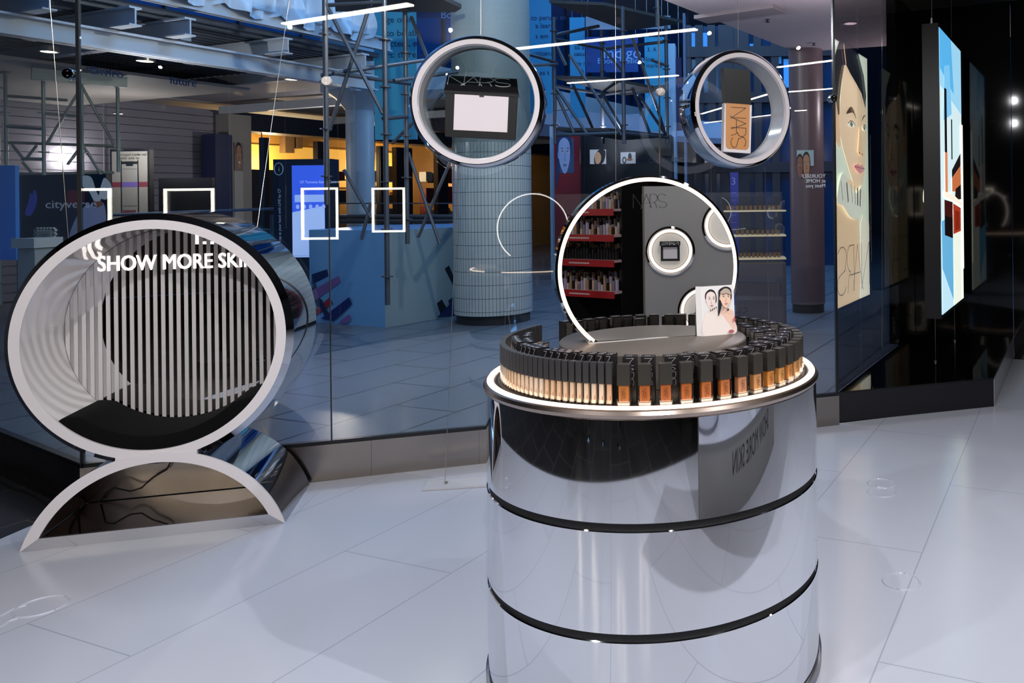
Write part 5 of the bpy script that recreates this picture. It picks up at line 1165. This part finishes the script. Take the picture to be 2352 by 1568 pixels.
# right-hand shops behind the window
t = thing('mullion_screen', 'tall dark brown framed glazing with blue panes behind the bottle ring', 'glazing', P(1700, 400, 19))
a_, b_ = P(1570, 60, 19), P(1918, 600, 19)
mb = MB(); mb.box(a_.x, b_.x, 19.05, 19.1, 0, a_.z); mb.build('panes', mat('pane_blue', '#1c3c62', .15), t, world=True)
for k, u in enumerate((1585, 1612, 1640, 1665, 1700, 1745, 1785, 1880)):
    c = P(u, 300, 19); mb = MB(); mb.box(c.x - .13, c.x + (.22 if k in (3, 4) else .05), 18.9, 19.05, 0, a_.z); mb.build('mullion', mat('mull_brown', '#3a3033', .5), t, world=True)
for k, v in enumerate((385, 120, 225)):
    c = P(1700, v, 19); mb = MB(); mb.box(a_.x, b_.x, 18.88, 19.04, c.z - .12, c.z + .12); mb.build('transom', mat('mull_brown', '#3a3033', .5), t, world=True)
mb = MB()
for k, (u0, v0, u1, v1) in enumerate(((1588, 75, 1640, 110), (1722, 100, 1737, 122), (1752, 112, 1762, 130), (1788, 120, 1795, 145), (1800, 135, 1815, 200))):
    p0, p1 = P(u0, v0, 18.95), P(u1, v1, 18.95); mb = MB(); mb.box(p0.x, p1.x, 18.98, 19.04, p1.z, p0.z); mb.build('sky_pane', mat('pane_sky', '#5aa9e8', .3, emit='#3f8fdc', es=.5), t, world=True)
# glass shelves of fragrance
t = thing('glass_shelving', 'glass display shelves with rows of small amber bottles behind the vanity mirror', 'display shelf', P(1730, 600, 9.5))
shz = []
for k, (v, v2) in enumerate(((484, 484), (541, 541), (594, 594))):
    p0, p1 = P(1662 + k * 12, v, 9.5), P(1806, v2, 9.5); shz.append(p0.z)
    mb = MB(); mb.box(p0.x, p1.x, 9.5, 9.9, p0.z - .015, p0.z); mb.build('shelf', mat('shelf_glow', '#cfc0a0', .3, emit='#e8cf9a', es=.35), t, world=True)
p0, p1 = P(1690, 600, 9.5), P(1806, 650, 9.5)
mb = MB(); mb.box(P(1660, 640, 9.6).x, p1.x, 9.6, 9.62, 0, P(1700, 452, 9.6).z); mb.build('back_glass', M_GLASS, t, world=True)
mb = MB(); mb.box(P(1690, 620, 9.5).x, p1.x, 9.5, 9.9, 0, P(1700, 600, 9.5).z - .03); mb.build('base_cabinet', mat('cab_grey', '#53505a', .4), t, world=True)
for k, (v, n_) in enumerate(((484, 12), (541, 10), (594, 11))):
    for j in range(n_):
        u = 1672 + k * 10 + j * (1800 - 1672 - k * 10) / n_; c = P(u, v, 9.55)
        if j == 0 and k == 0:
            mb = MB(); mb.rbox(-.018, .018, -.018, .018, 0, .055, .004); mb.cur = 1; mb.cyl((0, 0, .055), (0, 0, .085), .010, 10)
            src = mb.build('perfume_bottle', [mat('amber', '#a8763f', .3), M_DARK]); o = src
        else: o = src.copy(); COL.objects.link(o)
        o.location = (c.x, 9.66, shz[k] + .002)
        tag(o, 'small amber bottle with dark cap on the %s glass shelf, %s in its row' % (('upper', 'middle', 'lowest')[k], nth(j + 1)), 'bottle', 'amber bottles on the glass shelves')
# blue floor directory pylon
a_, b_ = P(1677, 396, 12), P(1698, 600, 12); t = thing('directory_pylon', 'narrow royal blue pylon with a pale number 3', 'sign', (a_.x, 12, 0))
mb = MB(); mb.box(a_.x, b_.x, 12, 12.12, 0, a_.z); mb.build('panel', mat('pylon_blue', '#2c3aa0', .35), t, world=True)
mb = MB(); q = P(1679, 424, 12); add_text(mb, '3', frame((q.x, 11.995, q.z), (1, 0, 0), (0, 0, 1)), .15, .002, 'LEFT')
for k in range(7): z = q.z - .12 - k * .11; mb.box(q.x, q.x + .07, 11.995, 12, z, z + .006)
mb.build('numeral', mat('num_pale', '#8f9ae0', .4), t, world=True)
# brown column with two women poster
cD = 11.0; cL, cRr = P(1818, 500, cD), P(1898, 500, cD); rcc = (cRr.x - cL.x) / 2; cc0 = ((cL.x + cRr.x) / 2, cD + rcc)
t = thing('poster_column', 'brown round column wearing a poster of two smiling women and mirrored words', 'column', (*cc0, 0))
ztc = P(1850, 340, cD).z
mb = MB(); mb.lathe([(rcc, .12), (rcc, 6)], 48); mb.build('shaft', mat('col_brown', '#6e5c60', .35), t)
mb = MB(); mb.lathe([(rcc * .93, 0), (rcc * .93, .12)], 48); mb.build('black_foot', M_DARK, t)
a = Art(); a.rect(.05, .62, .95, 1, '#a9c4c8'); portrait(a, .55, .62, .42, .55, '#b98a6c', '#2b1c1a', '#b46060', 0, '#96684f'); portrait(a, .2, .6, .36, .5, '#8f6450', '#1c1414', '#a05a58', 0, '#704a3a')
p0, p1 = P(1828, 345, cD), P(1872, 440, cD)
a.build('poster', (p0.x, cD - .01, p1.z), Vector((p1.x - p0.x, 0, 0)), Vector((0, 0, p0.z - p1.z)), t, emit=.1)
mb = MB()
for k, s in enumerate(('YOURSELF', 'at HOME', 'Meet you')): q = P(1896, 408 + k * 11, cD); add_text(mb, s, frame((q.x + .0, cD - .02, q.z), (-1, 0, 0), (0, 0, 1)), .07, .002, 'LEFT')
mb.build('mirrored_words', mat('words_pale', '#d9dfe2', .4, emit='#d9dfe2', es=.4), t, world=True)
# overhead soffit on the right and its fittings
sp = [PZ(1829, 120, 3.6), PZ(1525, 0, 3.6), Vector((-1.6, 6.6, 3.6)), Vector((-1.2, 5.1, 3.6)), Vector((.70, 5.66, 3.6)), Vector((1.95, 8.5, 3.6)), Vector((6, 9.5, 3.6)), PZ(2060, 104, 3.6)]
mb = MB(); mb.prism([tuple(p)[:2] for p in sp], 3.6, 3.95); struct(mb.build('ceiling_canopy', mat('canopy_mauve', '#bdb0b8', .7)))
for k, (u, v) in enumerate(((1954, 53), (1763, 45), (1869, 99))):
    c = PZ(u, v, 3.6)
    if k == 0:
        t = thing('canopy_downlight', 'pinkish oval downlight in the mauve canopy by the end joint', 'lamp', c); mb = MB(); mb.lathe([(0, -.006), (.07, -.006), (.075, 0)], 24); mb.build('lens', glow('pinkled', '#f6d2dd', 3), t); mb = MB(); mb.lathe([(.075, -.008), (.085, -.006), (.085, 0)], 24); mb.build('rim', M_WIRE, t)
    else:
        mb = MB(); mb.lathe([(0, -.03), (.03, -.028), (.008, -.02), (.008, -.004), (.03, 0)], 12); tag(mb.build('sprinkler_head', M_DARK, loc=(0, 0, 0)), 'small dark sprinkler %s' % ('above the bottle ring' if k == 1 else 'near the end joint of the window'), 'sprinkler', 'sprinklers in the mauve canopy').location = c
mb = MB(); a_, b_ = PZ(1610, 45, 3.58), PZ(1790, 20, 3.58); mb.bar(a_, b_, .3, .04); tag(mb.build('ceiling_baffle', mat('baffle_mauve', '#8d838a', .7), loc=a_), 'long flat mauve panel below the canopy', 'baffle')
# things in the dim passage on the far left
a_, b_ = P(-20, 380, 9), P(38, 700, 9); tag(MB().box(a_.x, b_.x, 9, 9.05, P(38, 597, 9).z, a_.z).build('blue_banner', mat('banner_sky', '#3f86d6', .5), loc=(a_.x, 9, 0)), 'bright blue standing banner at the far left edge', 'banner')
BD = 12.0; a_, b_ = P(38, 397, BD), P(246, 640, BD)
t = thing('sneaker_billboard', 'dark billboard lettered cityverse with upturned legs in white sneakers', 'billboard', (a_.x, BD, 0))
mb = MB(); mb.box(a_.x, b_.x, BD, BD + .1, 0, a_.z); mb.build('board', mat('board_night', '#07080d', .4), t, world=True)
bw, bh = b_.x - a_.x, a_.z - P(38, 560, BD).z
def bq(u, v): p = P(u, v, BD); return ((p.x - a_.x) / bw, (p.z - (a_.z - bh)) / bh)
a = Art(); a.poly([bq(*q) for q in ((155, 437), (195, 437), (195, 470), (155, 470))], '#6b1b22'); a.poly([bq(*q) for q in ((155, 470), (250, 470), (250, 560), (155, 560))], '#141c3a')
a.smooth([bq(*q) for q in ((160, 540), (178, 495), (202, 468), (215, 478), (238, 466), (243, 520), (215, 560), (170, 560))], '#8d96b4')
a.poly([bq(*q) for q in ((213, 460), (230, 455), (238, 470), (222, 478))], '#8a5a48')
a.smooth([bq(*q) for q in ((182, 412), (186, 405), (200, 403), (212, 410), (222, 440), (232, 455), (228, 462), (216, 460), (205, 440), (190, 428))], '#c9d6da')
a.smooth([bq(*q) for q in ((228, 450), (236, 415), (243, 409), (256, 425), (258, 452), (248, 456), (240, 458))], '#d3dde0')
a.smooth([bq(*q) for q in ((58, 490), (66, 462), (70, 444), (76, 446), (78, 436), (84, 442), (86, 460), (80, 480), (70, 495))], '#3f4fb0')
a.build('print', (a_.x, BD - .002, a_.z - bh), Vector((bw, 0, 0)), Vector((0, 0, bh)), t, emit=.15)
mb = MB(); q = P(106, 478, BD); add_text(mb, 'cityverse', frame((q.x, BD - .02, q.z), (1, 0, 0), (0, 0, 1)), .17, .003, 'LEFT', 1.25); mb.build('lettering', mat('letter_steel', '#9aa6bc', .4, emit='#9aa6bc', es=.3), t, world=True)
# phone poster
a_, b_ = P(253, 343, 13.2), P(346, 620, 13.2); t = thing('phone_poster', 'tall framed poster showing a phone outline on the slatted wall', 'poster', (a_.x, 13.2, 0))
mb = MB(); mb.box(a_.x, b_.x, 13.2, 13.3, P(253, 640, 13.2).z, a_.z); mb.build('frame', mat('frame_dark', '#15171c', .4), t, world=True)
a = Art(); a.rect(0, 0, 1, 1, '#8f8d86'); a.rect(0, .72, 1, .76, '#7b3a44'); a.smooth([(.25, .42), (.25, .90), (.30, .92), (.7, .92), (.75, .90), (.75, .42), (.70, .40), (.3, .40)], '#1a1c22', 3); a.rect(.28, .42, .72, .90, '#8b8a85'); a.rect(.4, .885, .6, .905, '#1a1c22'); a.rect(.28, .72, .72, .76, '#6b5aa0'); a.rect(.3, .48, .66, .54, '#74414c'); a.rect(.3, .57, .7, .575, '#5c5c5c'); a.rect(.3, .86, .7, .864, '#5c5c5c'); a.rect(.2, .30, .8, .31, '#5f5d58'); a.rect(.3, .27, .7, .28, '#5f5d58')
p0, p1 = P(257, 348, 13.2), P(342, 640, 13.2)
pr_ = a.build('print', (p0.x, 13.195, p1.z), Vector((p1.x - p0.x, 0, 0)), Vector((0, 0, p0.z - p1.z)), t)
mb = MB()
for k, s in enumerate(("See what's happening", 'or what what')): q = P(338, 357 + k * 8, 13.2); add_text(mb, s, frame((q.x - k * .12, 13.18, q.z), (-1, 0, 0), (0, 0, 1)), .055, .002, 'LEFT')
mb.build('mirrored_heading', mat('head_dark', '#4a4844', .5), pr_, world=True)
a_, b_ = P(364, 409, 13.2), P(489, 620, 13.2); tag(MB().box(a_.x, b_.x, 13.2, 13.28, 0.3, a_.z).build('notice_board', mat('board_black', '#101116', .35), loc=(a_.x, 13.2, 0)), 'large black notice board beside the phone poster', 'board')
# stamp shaped standee and pale pylon
D4 = 8.75; a_, b_ = P(80, 525, D4), P(124, 578, D4)
t = thing('stamp_standee', 'cream postage-stamp shaped standee above a pale box', 'standee', (a_.x, D4, b_.z))
mb = MB(); pts = []; n_ = 6
w_, h_ = b_.x - a_.x, a_.z - b_.z
mb.box(a_.x, b_.x, D4, D4 + .03, b_.z, a_.z); mb.box((a_.x + b_.x) / 2 - .02, (a_.x + b_.x) / 2 + .02, D4 + .005, D4 + .025, 0, b_.z)
for k in range(n_):
    for (x, z) in ((a_.x + w_ * (k + .5) / n_, a_.z), (a_.x + w_ * (k + .5) / n_, b_.z)): mb.cyl((x, D4, z), (x, D4 + .03, z), w_ / n_ * .36, 12)
    for (x, z) in ((a_.x, b_.z + h_ * (k + .5) / n_), (b_.x, b_.z + h_ * (k + .5) / n_)): mb.cyl((x, D4, z), (x, D4 + .03, z), h_ / n_ * .36, 12)
sb_ = mb.build('board', mat('stamp_cream', '#a8a79c', .5), t, world=True)
mb = MB(); mb.box(a_.x + w_ * .15, b_.x - w_ * .15, D4 - .004, D4, b_.z + h_ * .1, a_.z - h_ * .1); mb.cur = 1
for k in range(5): mb.box(a_.x + w_ * .3, b_.x - w_ * .3, D4 - .006, D4 - .003, a_.z - h_ * (.25 + .09 * k), a_.z - h_ * (.23 + .09 * k))
mb.cur = 1; mb.box(a_.x + w_ * .35, b_.x - w_ * .35, D4 - .006, D4 - .003, b_.z + h_ * .16, b_.z + h_ * .34); mb.build('label', [mat('stamp_label', '#8e8d80', .5), mat('stamp_ink', '#5c5b52', .5)], sb_, world=True)
a_, b_ = P(40, 570, 8.3), P(80, 625, 8.3); t = thing('pale_pedestal', 'pale pedestal box with a flared top left of the ring bench', 'pedestal', (a_.x, 8.3, 0))
mb = MB(); mb.box(a_.x, b_.x, 8.3, 8.6, 0, a_.z); mb.build('body', mat('ped_cream', '#9b9c92', .5), t, world=True)
mb = MB(); mb.prism([(a_.x - .04, 8.27), (b_.x + .02, 8.27), (b_.x + .02, 8.63), (a_.x - .04, 8.63)], a_.z, a_.z + .1); mb.build('top_block', mat('ped_top', '#b3b5ad', .5), t, world=True)
